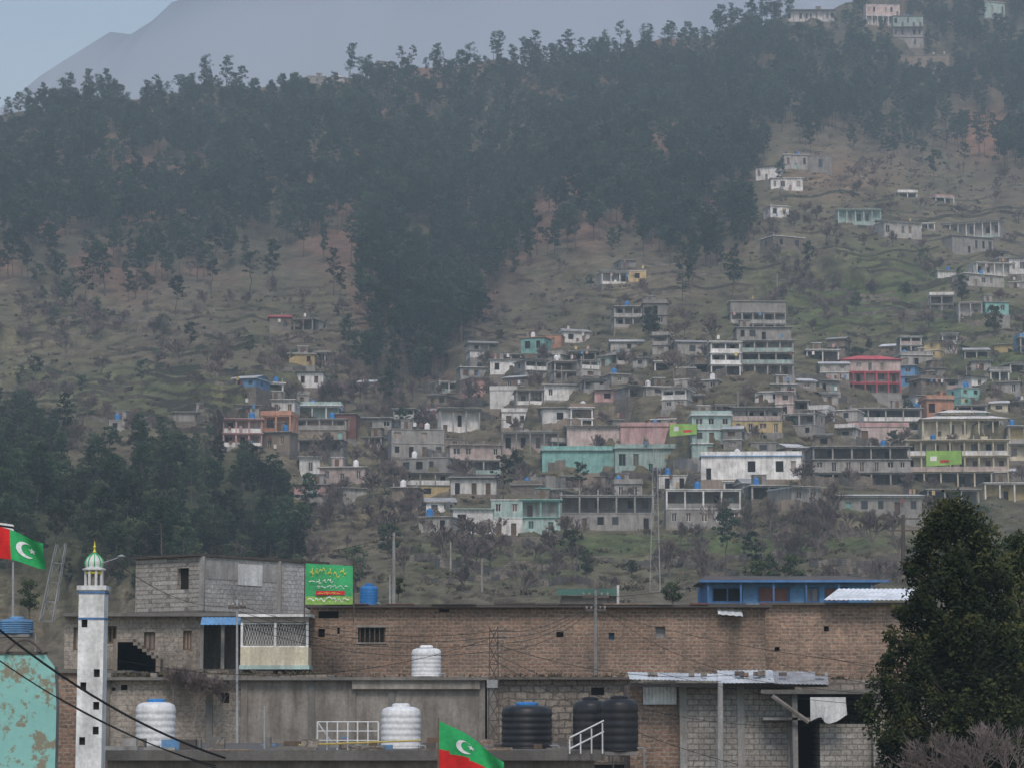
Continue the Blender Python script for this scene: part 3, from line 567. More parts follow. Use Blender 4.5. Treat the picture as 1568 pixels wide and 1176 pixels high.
b.facade((xc,D1,zl1),(1,0,0),(0,1,0),xd-xc,zt1-zl1,hol(D1,1168,[(1262,1270,958,966,'dark'),(1186,1194,990,996,'dark')],zl1),'brick',dep=.3); b.poly([(xd,D1,zl1),(xd,D1+9,zl1),(xd,D1+9,zt1),(xd,D1,zt1)],'brick')
b.box(xc,xd,D1+.05,D1+9,-.5,zl1,'stone'); part(b,'wing_walls',E); b=MB(); b.box(xc,xd+.2,D1-.35,D1+9,zt1,zt1+.11,'rustmetal'); b.box(xc,xd,D1-.12,D1+.04,zl1-.2,zl1,'render'); part(b,'wing_roof',E)
def corr(b,o,u,v,W,Ln,per,am,m):
    o=Vector(o); u=Vector(u); v=Vector(v); n=u.cross(v).normalized(); k=int(W/per*4)
    for i in range(k):
        p0=o+u*(W*i/k)+n*(am*math.sin(i*math.pi/2)); p1=o+u*(W*(i+1)/k)+n*(am*math.sin((i+1)*math.pi/2)); b.poly([p0,p1,p1+v*Ln,p0+v*Ln],m)
b=MB(); corr(b,(fx(1262,122),122,zt1+.2),(1,0,-.0),Vector((.35,.95,.22)),fx(1392,122)-fx(1262,122),3,.22,.015,'wtin'); part(b,'tin_roof_sheet',E)
b=MB(); corr(b,(fx(1100,119.5),119.4,fz(940,119.4)),(1,0,-.08),Vector((0,.7,.4)),fx(1138,119.5)-fx(1100,119.5),.9,.3,.02,'wtin'); part(b,'tin_patch',E)
E=empty('blue_building'); DB=140; b=MB(); xa,xb=fx(1083,DB,900),fx(1332,DB,900); zl=fz(960,DB); zt=fz(890,DB)
b.facade((xa,DB,zl),(1,0,0),(0,1,0),xb-xa,zt-zl,hol(DB,1083,[(1090,1138,898,922,'dark'),(1160,1210,897,922,'maroon'),(1232,1255,898,922,'curtain'),(1262,1300,898,922,'maroon')],zl),'skyblue',dep=.15,frame='blue')
b.box(xa+.05,xb-.05,DB+.3,DB+8,-.5,zt,'blue'); part(b,'walls',E)
b=MB(); b.poly([(xa-.5,DB-.8,zt+.02),(xb+.9,DB-.8,zt+.02),(xb-.8,DB+4,zt+.5),(xa+.2,DB+4,zt+.5)],'rustmetal'); b.box(xa-.5,xb+.9,DB-.85,DB-.75,zt-.08,zt+.05,'blue'); b.box(xa-.4,xb+.8,DB-.7,DB+6,zt+.0,zt+.015,'rustmetal'); part(b,'roof',E)
b=MB()
for q in range(6):
    s_=xa+(xb-xa)*q/5; b.box(s_-.05,s_+.05,DB-.7,DB-.6,zl,zt-.02,'blue')
part(b,'posts',E)
E=empty('green_roof_shed'); b=MB(); DG=132; b.box(fx(860,DG,900),fx(944,DG,900),DG,DG+4,8,fz(912,DG),'render'); part(b,'walls',E); b=MB(); corr(b,(fx(854,DG,900),DG-.3,fz(911,DG)),(1,0,0),Vector((0,.9,.2)),fx(948,DG,900)-fx(854,DG,900),2,.2,.015,'green'); part(b,'roof',E)
b=MB(); b.box(fx(944,DG,900),fx(944,DG,900)+.12,DG-.4,DG-.3,fz(925,DG),fz(896,DG),'white'); part(b,'gutter',E)
# grey block house
E=empty('concrete_block_house'); DC=122; c0=P(305,935,DC); c0.z=0; zb=fz(934,DC); zt=fz(851,DC); al,be=math.radians(38),math.radians(52)
ul=Vector((-math.cos(al),math.sin(al),0)); ur=Vector((math.cos(be),math.sin(be),0)); L1=3.3/math.cos(al)*1.02; L2=5.1/math.cos(be)*1.05
pl=c0+ul*L1; b=MB(); o=Vector((pl.x,pl.y,zb)); k1=L1/107.
b.facade(o,-ul,ur,L1,zt-zb,[(70*k1,89*k1,1.0,2.0,'dark')],'block',dep=.25); o2=Vector((c0.x,c0.y,zb)); b.facade(o2,ur,ul,L2,zt-zb,[],'blockpale',dep=.2)
pr=c0+ur*L2; pb=pr+ul*L1
for a_,b_ in ((pr,pb),(pb,pl)): b.poly([(a_.x,a_.y,zb),(b_.x,b_.y,zb),(b_.x,b_.y,zt),(a_.x,a_.y,zt)],'block')
part(b,'upper_walls',E); b=MB(); cen=(c0+pb)/2
def prism(b,pts,z0,z1,m):
    b.poly([(q.x,q.y,z0) for q in pts][::-1],m); b.poly([(q.x,q.y,z1) for q in pts],m)
    for i in range(len(pts)):
        q,r=pts[i],pts[(i+1)%len(pts)]; b.poly([(q.x,q.y,z0),(r.x,r.y,z0),(r.x,r.y,z1),(q.x,q.y,z1)],m)
quad4=[c0,pr,pb,pl]; ex=lambda s:[cen+(q-cen)*s for q in quad4]
prism(b,ex(1.05),zt,zt+.11,'rustmetal'); prism(b,ex(1.05),zb-.16,zb,'darkconc'); part(b,'slabs',E)
b=MB(); nr_=-ul; 
def onR(s0,s1,z0,z1,m,pr_=.03):
    q=[c0+ur*s0+nr_*pr_,c0+ur*s1+nr_*pr_]; b.poly([(q[0].x,q[0].y,z0),(q[1].x,q[1].y,z0),(q[1].x,q[1].y,z1),(q[0].x,q[0].y,z1)],m)
ks=L2/165.
onR(48*ks,80*ks,fz(892,DC),fz(859,DC),'white'); onR(6*ks,108*ks,fz(888,DC+2),fz(860,DC+2),'conc2',.015)
for q in (0.02,.62,.985): 
    r=c0+ur*(L2*q); b.box(r.x-.12,r.x+.12,r.y-.14,r.y+.1,zb,zt,'conc')
part(b,'render_patches',E)
b=MB()
for i in range(5):
    q=c0.lerp(pr,.15+.2*i); b.tube((q.x,q.y+.3,zt+.1),(q.x+random.uniform(-.05,.05),q.y+.3,zt+random.uniform(.3,.7)),.012,.012,4,'rustmetal')
part(b,'rebar',E)
b=MB(); D2=120.5; xa,xb=fx(98,D2),fx(306,D2); zl=fz(1024,D2); zt=fz(944,D2)
b.facade((xa,D2,zl),(1,0,0),(0,1,0),xb-xa,zt-zl,hol(D2,98,[(112,130,960,995,'curtain'),(163,178,958,985,'dark'),(220,237,967,995,'curtain'),(280,293,965,995,'curtain')],zl),'blockmud',dep=.2,frame='door'); b.box(xa,xb+8,D2+2.6,D2+9,-.5,zt,'render'); b.box(xa,xb+5,D2-.6,D2+9,zt+.003,zt+.16,'darkconc'); b.box(xa,xb+5.2,D2-1,D2+.0-.01,zl-.3,zl,'stone'); b.box(xa,xb+5.2,D2+.01,D2+2.5,-.5,zl-.02,'stone')
for q in (306,338): b.box(fx(q,D2),fx(q,D2)+.16,D2,D2+.16,zl,zt,'conc')
b.box(fx(345,D2),fx(362,D2),D2+2.5,D2+2.59,zl,zl+1.9,'curtain')
part(b,'lower_walls',E)
b=MB(); D3=118; xa,xb=fx(368,D3),fx(472,D3); zl=fz(1018,D3); z1=fz(990,D3); z2=fz(955,D3); zt=fz(944,D3)
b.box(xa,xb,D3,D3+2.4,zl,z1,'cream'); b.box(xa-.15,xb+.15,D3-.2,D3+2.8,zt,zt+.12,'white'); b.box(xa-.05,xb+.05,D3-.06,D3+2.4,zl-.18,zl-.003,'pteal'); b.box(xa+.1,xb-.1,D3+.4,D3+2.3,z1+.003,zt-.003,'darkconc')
for q in (0,.49,.965): b.box(xa+(xb-xa)*q,xa+(xb-xa)*q+.11,D3+.02,D3+.1,z1,zt,'white')
for i in range(22):
    for sgn in (1,-1):
        x0_=xa+.1+(xb-xa-.5)*i/21; x1_=x0_+.35*sgn*.9
        if xa<x1_<xb: b.tube((x0_,D3+.12,z1),(x1_,D3+.12,z2),.009,.009,3,'white')
for zz in (z1,z2): b.box(xa,xb,D3+.09,D3+.14,zz,zz+.05,'white')
b.box(xa,xb,D3+.0,D3+.14,z2+.08,zt-.003,'curtain'); part(b,'enclosed_balcony',E)
b=MB(); corr(b,(fx(306,119),119,fz(956,119)),(1,0,0),Vector((0,.5,.28)),fx(372,119)-fx(306,119),1.3,.2,.012,'skyblue'); part(b,'awning',E)
b=MB()
for i in range(7):
    b.box(fx(176+i*7,119),fx(176+i*7,119)+.9,118.4,119.3,fz(1008,119)-.6,fz(978+i*5,119),'mud')
part(b,'stairs',E)
# banner
E=empty('green_banner'); b=MB(); DN=116.9; xa,xb=fx(468,DN,900),fx(540,DN,900); z0,z1=fz(925,DN),fz(862,DN)
for i in range(12):
    f0,f1=i/12,(i+1)/12; wv=lambda f:.05*math.sin(f*7); X0,X1=xa+(xb-xa)*f0,xa+(xb-xa)*f1; zs=[z0,z0+.36,z0+.60,z1-.12*f0]
    for j,mm_ in enumerate(('bannerlime','bannergreen','bannergreen')):
        za0,za1=zs[j],zs[j+1]; zb1=za1 if j<2 else z1-.12*f1
        b.poly([(X0,DN+wv(f0),za0),(X1,DN+wv(f1),za0),(X1,DN+wv(f1),zb1),(X0,DN+wv(f0),za1)],mm_)
part(b,'sheet',E); b=MB(); random.seed(4)
def squig(b,x0,x1,zc,hh,y,m,th=.035):
    x=x0
    while x<x1-.1:
        l=random.uniform(.12,.3); a=hh*random.uniform(.3,1); kk=random.choice([1,2,1.5]); o_=random.uniform(-.3,.3)*hh
        pts=[Vector((x+l*t_,y,zc+o_+a*.6*math.sin(t_*math.pi*kk) )) for t_ in np.linspace(0,1,7)]
        for p_,q_ in zip(pts[:-1],pts[1:]): b.poly([p_,q_,q_+Vector((0,0,th)),p_+Vector((0,0,th))],m)
        if random.random()<.5: b.poly([(x+l/2,y,zc-hh*.5),(x+l/2+.04,y,zc-hh*.5),(x+l/2+.04,y,zc-hh*.5+.04),(x+l/2,y,zc-hh*.5+.04)],m)
        if random.random()<.3: b.poly([(x+l/2,y,zc),(x+l/2+.035,y,zc),(x+l/2+.035,y,zc+hh*.8),(x+l/2,y,zc+hh*.8)],m)
        x+=l+random.uniform(.0,.08)
squig(b,xa+.2,xb-.3,z0+1.38,.3,DN-.08,'banneryellow',.06); squig(b,xa+.15,xb-.8,z0+1.0,.16,DN-.08,'bannerwhite'); squig(b,xa+.5,xb-.15,z0+.78,.12,DN-.08,'bannerwhite',.03)
b.box(xa+.45,xb-.35,DN-.075,DN-.07,z0+.42,z0+.60,'bannerred'); squig(b,xa+.55,xb-.45,z0+.49,.07,DN-.085,'banneryellow',.025); squig(b,xa+.1,xb-.1,z0+.18,.16,DN-.08,'bannerwhite',.05); part(b,'lettering',E); b=MB()
for q in (xa-.05,xb+.05): b.tube((q,DN+.1,z0-.8),(q,DN+.1,z1+.2),.03,.03,6,'rustmetal')
part(b,'posts',E)
def tank(px0,px1,py0,py1,D,mat,lid=None,ribs=6):
    E=empty('water_tank'); x=fx((px0+px1)/2,D,py1); r=(px1-px0)/2*D/F; zb=fz(py1,D); hh=(py1-py0)*D/F; b=MB(); pf=[(r*.95,0),(r*.985,.03)]
    body=hh*.84; 
    for i in range(ribs):
        a=body*(i+.1)/ribs; c=body*(i+.9)/ribs; pf+=[(r*.975,a+.01),(r,a+.05),(r,c-.04),(r*.975,c)]
    pf+=[(r*.97,hh*.86),(r*.9,hh*.91),(r*.68,hh*.955),(r*.36,hh*.97)]
    b.lathe((x,D+r,zb),pf,32,mat); part(b,'body',E,smooth=True); b=MB(); b.lathe((x,D+r,zb+hh*.965),[(r*.45,0),(r*.45,.07),(r*.36,.11)],20,lid or mat); part(b,'lid',E)
    b=MB(); b.box(x-r*.9,x+r*.9,D+.1,D+2*r-.1,zb-.12,zb-.004,'conc'); b.tube((x+r*.9,D+r*.5,zb+.1),(x+r*1.25,D+r*.4,zb+.1),.03,.03,6,'galv'); b.tube((x+r*1.25,D+r*.4,zb+.1),(x+r*1.25,D+r*.4,zb-1),.03,.03,6,'galv'); part(b,'stand_and_pipe',E)
tank(582,643,1080,1146,88,'plastic_white'); tank(203,264,1073,1144,90,'plastic_white','plastic_blue'); tank(629,675,990,1035,106,'plastic_white')
tank(768,846,1078,1146,88,'plastic_black','plastic_blue'); tank(878,932,1070,1150,86.5,'plastic_black'); tank(920,979,1068,1150,84.5,'plastic_black'); tank(550,578,895,926,121,'plastic_blue')
tank(-6,46,946,970,110,'skyblue')
E=empty('terrace_house'); D4=105; xa,xb=fx(165,D4),fx(742,D4); zt=fz(1041,D4); zl=fz(1160,D4)
b=MB(); xm_=fx(375,D4); b.facade((xa,D4,zl),(1,0,0),(0,1,0),xm_-xa,zt-zl,hol(D4,165,[(172,178,1052,1057,'dark'),(186,196,1048,1056,'dark'),(338,352,1060,1076,'dark')],zl),'blockmud'); b.facade((xm_,D4,zl),(1,0,0),(0,1,0),xb-xm_,zt-zl,[],'render'); b.box(xa,xb,D4+.3,D4+11,-.5,zt-.01,'render')
for q in (165,322,375,478,540,600,738): s_=fx(q,D4); b.box(s_-.13,s_+.13,D4-.09,D4+.05,zl,zt-.003,random.choice(['conc','render','darkconc']))
part(b,'walls',E); b=MB(); b.box(xa-.2,xb+.2,D4-.4,D4+11,zt,zt+.12,'darkconc'); b.box(xa+4,xa+9,D4-.3,D4-.1,zt+.12,zt+.22,'stone')
b.box(fx(540,D4),fx(735,D4),D4-.25,D4-.08,zt-.35,zt-.01,'render'); part(b,'roof_slab',E)
b=MB(); 
x=xa
while x<xb-.5:
    l=random.uniform(.15,.9); y_=D4+random.uniform(-.2,3); b.box(x,x+l,y_,y_+random.uniform(.2,.6),zt+.12,zt+.12+random.uniform(.05,.3),random.choice(['stone','brick','conc','rustmetal','mud'])); x+=l+random.uniform(.2,2.2)
part(b,'rooftop_rubble',E)
b=MB(); D5=109; b.box(fx(85,D5),fx(200,D5),D5,D5+8,-.5,fz(1030,D5),'brick'); b.box(fx(84,D5),fx(205,D5),D5-.2,D5+8,fz(1030,D5),fz(1026,D5),'darkconc'); part(b,'side_wing',E)
E=empty('stone_wall_house'); D6=106; b=MB(); xa,xb=fx(760,D6),fx(965,D6); zt=fz(1040,D6); zl=fz(1170,D6)
b.facade((xa,D6,zl),(1,0,0),(0,1,0),xb-xa,zt-zl,hol(D6,760,[(905,925,1052,1064,'dark')],zl),'stone'); b.box(xa,xb,D6+.3,D6+10,-.5,zt-.01,'stone')
part(b,'walls',E); b=MB(); b.box(xa-.5,xb+.1,D6-.45,D6+10,zt,zt+.1,'rustmetal'); part(b,'roof_slab',E)
E=empty('block_house'); D7=100; xa,xb=fx(965,D7),fx(1212,D7); zt=fz(1046,D7); zl=fz(1180,D7); b=MB()
xm=fx(1040,D7); b.facade((xa,D7+.5,zl),(1,0,0),(0,1,0),xm-xa,zt-zl,[],'brick'); b.facade((xm,D7,zl),(1,0,0),(0,1,0),xb-xm,zt-zl,[],'block'); b.box(xm,xb,D7+.35,D7+10,-.5,zt-.01,'block'); b.box(xa,xm,D7+.6,D7+10,-.5,zt-.02,'brick')
for q in (1040,1128,1205): b.box(fx(q,D7),fx(q,D7)+.28,D7-.05,D7+.3,zl,zt-.02,'conc')
part(b,'walls',E); b=MB(); corr(b,(fx(985,D7),D7+.3,fz(1078,D7)),(1,0,0),Vector((0,0.05,1)),fx(1036,D7)-fx(985,D7),.85,.14,.014,'wtin'); part(b,'shutter',E)
b=MB(); corr(b,(fx(962,D7),D7-1.2,fz(1040,D7)),(1,0,-.02),Vector((0,1,.15)),fx(1100,D7)-fx(962,D7),2,.16,.010,'wtin'); corr(b,(fx(1095,D7),D7-1.4,fz(1046,D7)),(1,0,.01),Vector((.06,1,.24)),fx(1180,D7)-fx(1095,D7),2.1,.16,.010,'wtin'); corr(b,(fx(1176,D7),D7-1.3,fz(1047,D7)),(1,0,-.01),Vector((.1,1,.22)),fx(1262,D7)-fx(1176,D7),2.3,.16,.010,'tin')
b.box(fx(962,D7),fx(1262,D7),D7-.9,D7-.8,zt-.14,zt-.02,'rustmetal'); part(b,'tin_awning',E)
b=MB()
for _ in range(9):
    x=random.uniform(fx(970,D7),fx(1250,D7)); y_=D7-random.uniform(.2,.9); z_=fz(1043,D7)+.3; b.box(x,x+random.uniform(.2,.4),y_,y_+.2,z_-.1,z_+random.uniform(.03,.12),random.choice(['stone','brick','rustmetal']))
part(b,'roof_weights',E)
E=empty('ruined_porch_house'); D8=99; b=MB(); xa,xb=fx(1212,D8),fx(1345,D8); zt=fz(1062,D8)
b.box(xa,xb,D8+4,D8+10,-.5,fz(1040,D8+4),'stone'); b.box(xa,xa+.2,D8,D8+4,5,zt,'conc'); b.box(xb-.25,xb,D8,D8+4,-.5,zt,'block'); b.box(fx(1256,D8),xb-.26,D8+.5,D8+3.9,-.5,fz(1108,D8),'block')
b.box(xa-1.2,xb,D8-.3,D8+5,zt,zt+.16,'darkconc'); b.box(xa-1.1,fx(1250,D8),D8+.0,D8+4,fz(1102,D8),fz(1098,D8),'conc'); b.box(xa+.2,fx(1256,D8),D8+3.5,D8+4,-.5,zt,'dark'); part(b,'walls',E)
b=MB(); b.tube((fx(1180,D8),D8-.4,fz(1065,D8)),(fx(1235,D8),D8-.4,fz(1105,D8)),.09,.09,6,'render'); part(b,'fallen_beam',E)
b=MB()
for i in range(14):
    f0,f1=i/14,(i+1)/14; xq=lambda f:fx(1238,D8)+(fx(1292,D8)-fx(1238,D8))*f; y_=lambda f:D8-.35+.07*math.sin(f*23)
    zz=lambda f:fz(1104,D8)+.14*math.sin(f*8)+.1*f; b.poly([(xq(f0)+.1*math.sin(f0*9),y_(f0),zz(f0)),(xq(f1)+.1*math.sin(f1*9),y_(f1),zz(f1)),(xq(f1),D8-.34,fz(1067,D8)),(xq(f0),D8-.34,fz(1067,D8))],'bannerwhite')
part(b,'hanging_cloth',E)
E=empty('roof_terrace_building'); b=MB(); D9=84.5; zt=8.79; xa,xb=fx(150,D9),fx(925,D9)
b.box(xa,xb,D9,D9+19.5,zt-.32,zt,'darkconc'); part(b,'roof_slab',E); b=MB(); b.box(xa+.3,xb-.3,D9+.6,D9+19,-.5,zt-.33,'render'); part(b,'walls',E)
b=MB()
x=xa
while x<xb-.5:
    l=random.uniform(.2,1.6); b.box(x,x+l,D9+.02,D9+.25,zt+.003,zt+random.uniform(.02,.16),random.choice(['conc','stone','darkconc','brick'])); x+=l+random.uniform(0,1.2)
for _ in range(45):
    x=random.uniform(xa,xb-1); y_=random.uniform(D9+1,D9+12); b.box(x,x+random.uniform(.1,.6),y_,y_+random.uniform(.2,.5),zt+.003,zt+random.uniform(.05,.35),random.choice(['conc','stone','darkconc','brick','rustmetal','skyblue','door']))
part(b,'parapet_blocks',E)
E=empty('rooftop_railing'); b=MB(); xr0,xr1=fx(487,86),fx(580,86); zr=zt+.03
for q in (0,.16,.33,.5,.66,.83,1): s_=xr0+(xr1-xr0)*q; b.tube((s_,86,zt),(s_,86,zt+.9),.025,.025,6,'whitemetal')
for q in (.9,.6,.3): b.tube((xr0,86,zt+q),(xr1,86,zt+q),.018,.018,6,'whitemetal')
b.tube((xr0,86,zt+.9),(xr0+.5,86.3,zt+.15),.03,.03,6,'whitemetal'); b.tube((xr0-.6,85.9,zt+.15),(xr1+1.4,85.9,zt+.3),.03,.03,6,'yellowpipe'); part(b,'rails',E)
E=empty('metal_stair_rail'); b=MB(); xs=fx(872,84.2)
for q in (0,.35,.7,1.05): b.tube((xs+q,84.3,zt-.1),(xs+q,84.3,zt+.35+q*.5),.025,.025,6,'whitemetal')
b.tube((xs,84.3,zt+.4),(xs+1.1,84.3,zt+.95),.028,.028,6,'whitemetal'); b.tube((xs,84.3,zt+.05),(xs+1.1,84.3,zt+.6),.028,.028,6,'whitemetal'); part(b,'rails',E)
E=empty('peeling_plaster_wall'); b=MB(); DT=60; xa,xb=fx(-60,DT),fx(88,DT); b.poly([(xa,DT,-.5),(xb,DT,-.5),(xb,DT,fz(1078,DT)),(fx(84,DT),DT,fz(1020,DT)),(fx(70,DT),DT,fz(1002,DT)),(xa,DT,fz(1000,DT))],'peel'); 
b.poly([(xb,DT,-.5),(xb,DT+.4,-.5),(xb,DT+.4,fz(1078,DT)),(xb,DT,fz(1078,DT))],'conc'); b.poly([(fx(84,DT),DT,fz(1020,DT)),(xb,DT,fz(1078,DT)),(xb,DT+.4,fz(1078,DT)),(fx(84,DT),DT+.4,fz(1020,DT))],'conc'); part(b,'wall',E)
b=MB(); b.box(xa,fx(68,DT),DT-.03,DT+.4,fz(1001,DT),fz(1001,DT)+.06,'rustmetal'); b.path([Vector((fx(8+60*t_,DT),DT-.1,fz(1000,DT)+.32*math.sin(math.pi*t_))) for t_ in np.linspace(0,1,9)],.035,6,'rustmetal'); part(b,'coping',E)
# minaret
E=empty('mosque_minaret'); DM=80; c=P(138.5,1000,DM); k=DM/F; b=MB(); z=lambda py:fz(py,DM); hw=19.5*k
W=2*hw
b.facade((c.x-hw,DM,-.5),(1,0,0),(0,1,0),W,z(903)+.5,[(W*.12,W*.36,z(b_)+.5,z(a_)+.5,'dark') for a_,b_ in ((948,960),(1044,1056),(1128,1140))]+[(W*.64,W*.88,z(b_)+.5,z(a_)+.5,'dark') for a_,b_ in ((1024,1036),(1074,1086),(1112,1124))],'white',dep=.12)
for (o_,u_,i_) in (((c.x+hw,DM,-.5),(0,1,0),(-1,0,0)),((c.x-hw,DM+W,-.5),(0,-1,0),(1,0,0)),((c.x+hw,DM+W,-.5),(-1,0,0),(0,-1,0))): b.facade(o_,u_,i_,W,z(903)+.5,[],'white')
part(b,'shaft',E); b=MB()
b.box(c.x-hw-.06,c.x+hw+.06,DM-.06,DM+W+.06,z(903),z(896),'white'); b.box(c.x-hw-.03,c.x+hw+.03,DM-.03,DM+W+.03,z(908),z(905),'blue'); b.box(c.x-hw-.02,c.x+hw+.02,DM-.02,DM+W+.02,z(948),z(945),'blue')
part(b,'cornice',E); b=MB()
for i in range(8):
    a=i*math.pi/4+.39; b.tube((c.x+.26*math.cos(a),DM+hw+.26*math.sin(a),z(896)),(c.x+.26*math.cos(a),DM+hw+.26*math.sin(a),z(872)),.045,.045,6,'white')
    a2=a+math.pi/4; b.tube((c.x+.26*math.cos(a),DM+hw+.26*math.sin(a),z(876)),(c.x+.26*math.cos(a2),DM+hw+.26*math.sin(a2),z(876)),.04,.04,5,'banneryellow')
b.lathe((c.x,DM+hw,z(896)),[(.15,0),(.15,.48)],8,'curtain'); b.lathe((c.x,DM+hw,z(873)),[(.24,0),(.36,.03),(.36,.07),(.26,.1),(.26,.14)],16,'white'); part(b,'lantern',E)
b=MB(); b.lathe((c.x,DM+hw,z(867)),[(.24,0),(.27,.08),(.27,.16),(.22,.27),(.13,.36),(.04,.42),(.02,.46)],18,'bannerwhite'); part(b,'dome',E,smooth=True)
b=MB()
for i in range(9):
    a=i*2*math.pi/9
    pts=[Vector((c.x+r_*math.cos(a),DM+hw+r_*math.sin(a),z(867)+h_)) for r_,h_ in ((.26,0),(.285,.08),(.285,.16),(.235,.27),(.14,.37),(.05,.43))]; b.path(pts,.02,4,'bannergreen')
b.lathe((c.x,DM+hw,z(867)+.42),[(.03,0),(.06,.05),(.03,.1),(.02,.16),(.045,.2),(.02,.25),(.008,.38)],10,'banneryellow'); part(b,'finial_and_ribs',E)
b=MB(); b.tube((c.x+.3,DM,z(862)),(c.x+.85,DM-.1,z(853)),.02,.02,5,'galv'); b.lathe((c.x+.9,DM-.1,z(854)),[(.02,0),(.12,.03),(.12,.06),(.03,.1)],8,'galv'); part(b,'lamp_arm',E)
# flags
def star(cx,cy,r,n=5):
    return [(cx+(r if i%2==0 else r*.42)*math.cos(i*math.pi/n+.4),cy+(r if i%2==0 else r*.42)*math.sin(i*math.pi/n+.4)) for i in range(2*n)]
def flag(name,o,ux,uz,W,Hh,split,polebase,poletop,taper=.0,cuv=(.58,.5),cr_=.24):
    E=empty(name); b=MB(); ux=Vector(ux); uz=Vector(uz); o=Vector(o)
    f=lambda u,v,off=0:o+ux*(W*u)+uz*(Hh*(v*(1-taper*u)+.10*math.sin(u*5.2)*u))+Vector((0,.20*math.sin(u*9+v*2.5)*u-off,.0))
    nx,ny=30,16
    for i in range(nx):
        for j in range(ny):
            u0,u1,v0,v1=i/nx,(i+1)/nx,j/ny,(j+1)/ny; s_=split((u0+u1)/2,(v0+v1)/2); b.poly([f(u0,v0),f(u1,v0),f(u1,v1),f(u0,v1)],s_)
    part(b,'cloth',E,smooth=True); b=MB(); cu,cv=cuv; r=cr_; asp=Hh/W; outer=[];inner=[]
    for k_ in range(17):
        t_=math.radians(55+250*k_/16); outer.append((cu+r*asp*math.cos(t_),cv+r*math.sin(t_)))
        t2=math.radians(68+224*k_/16); inner.append((cu+.05+r*.8*asp*math.cos(t2),cv+.02+r*.8*math.sin(t2)))
    for k_ in range(16): b.poly([f(*outer[k_],.025),f(*outer[k_+1],.025),f(*inner[k_+1],.025),f(*inner[k_],.025)],'flagwhite')
    ctr=f(cu+.1,cv+.05,.025); st=star(0,0,r*.45); q=[f(cu+.1+a*asp,cv+.05+c_,.025) for a,c_ in st]
    for k_ in range(len(q)): b.poly([ctr,q[k_],q[(k_+1)%len(q)]],'flagwhite')
    part(b,'crescent_and_star',E); b=MB(); b.tube(polebase,poletop,.03,.02,6,'door'); part(b,'pole',E)
DF=70
o=P(673,1150,DF); flag('party_flag',(o.x,DF,fz(1190,DF)),Vector((1,0,.02)),Vector((-.02,0,1)),98*DF/F,86*DF/F,lambda u,v:'flagred' if v<.50-.20*u else 'flaggreen',(o.x-.05,DF,5),(o.x-.03,DF,fz(1098,DF)),taper=.66,cuv=(.40,.66),cr_=.15)
DF=75
o=P(-22,850,DF); flag('party_flag',(o.x,DF,fz(852,DF)),Vector((1,0,-.16)),Vector((-.08,0,1)),92*DF/F,52*DF/F,lambda u,v:'flagred' if u<.42 else 'flaggreen',(o.x-.05,DF,4),(o.x-.05,DF,fz(780,DF)),taper=.25,cuv=(.68,.5),cr_=.27)
E=empty('striped_flag'); b=MB(); o=P(-20,822,DF+1)
for i in range(7): b.poly([(o.x,DF+1,o.z+.06*i+.05),(o.x+.78,DF+1.05,o.z+.06*i-.05),(o.x+.74,DF+1.05,o.z+.06*i+.01),(o.x,DF+1,o.z+.06*i+.11)],'flagblack' if i%2 else 'flagwhite')
b.tube((o.x,DF+1,3),(o.x,DF+1,o.z+.6),.025,.02,6,'door'); part(b,'cloth_and_pole',E)
def lattice(name,px,pt,pb,D,wb,wt,lean=0,m='galv',k_r=1.):
    E=empty(name); b=MB(); B=P(px,pb,D); T=P(px+lean,pt,D); n=max(int((T.z-B.z)/ (wb*1.6)),4); leg=lambda i,sx,sy:B.lerp(T,i/n)+Vector((sx,sy,0))*((wb*(1-i/n)+wt*i/n)/2)
    for sx,sy in ((-1,-1),(1,-1),(1,1),(-1,1)): b.tube(leg(0,sx,sy),leg(n,sx,sy),.03*k_r*wb/.5,.02*k_r*wb/.5,4,m)
    cs=[(-1,-1),(1,-1),(1,1),(-1,1)]
    for i in range(n):
        for k_ in range(4):
            a=cs[k_]; c_=cs[(k_+1)%4]; b.tube(leg(i,*a),leg(i+1,*c_),.014*k_r*wb/.5,.014*k_r*wb/.5,3,m); b.tube(leg(i,*a),leg(i,*c_),.014*k_r*wb/.5,.014*k_r*wb/.5,3,m)
    part(b,'lattice',E); return E,T
def pole(px,pt,pb,D,r=.11,arms=((.5,.8),),m='conc',name='utility_pole'):
    E=empty(name); b=MB(); B=P(px,pb,D); T=P(px,pt,D)
    b.tube(B,T,r*1.15,r*.8,8,m,True); part(b,'shaft',E); b=MB()
    for dz,wd in arms:
        b.box(T.x-wd,T.x+wd,D-.06,D+.06,T.z-dz-.05,T.z-dz+.05,'rustmetal')
        for q in (-.9,-.45,.45,.9): b.lathe((T.x+wd*q,D,T.z-dz+.05),[(.03,0),(.05,.04),(.05,.1),(.03,.14)],8,'curtain')
    if arms: part(b,'crossarms',E)
    return T
lattice('telecom_lattice_mast',72,832,950,112,.55,.4,22); lattice('lattice_utility_pole',756,960,1160,98,.42,.3,0,'rustmetal',1.2); lattice('transmission_pylon',1003,640,905,330,1.3,.25,0,'galv',.45)
Tm=pole(912,903,1045,118,.09,((.3,.6),(.9,.45)),'conc'); pole(603,815,928,150,.10,((.4,.5),),'conc'); pole(1383,788,880,200,.16,((.3,1.3),(1.2,1.1)),'rustmetal'); pole(363,918,1150,104,.05,((.3,.35),),'galv'); pole(405,1080,1150,88,.03,(),'galv',name='metal_post'); pole(738,855,905,300,.12,((.4,.9),)); pole(597,880,925,121,.04,(),'galv',name='metal_post')
pole(20,860,950,140,.06,(),'galv',name='metal_post'); pole(1103,1045,1180,98.5,.12,(),'conc',name='concrete_post')
T=P(756,962,98); E=empty('pole_insulator_rack'); b=MB(); 
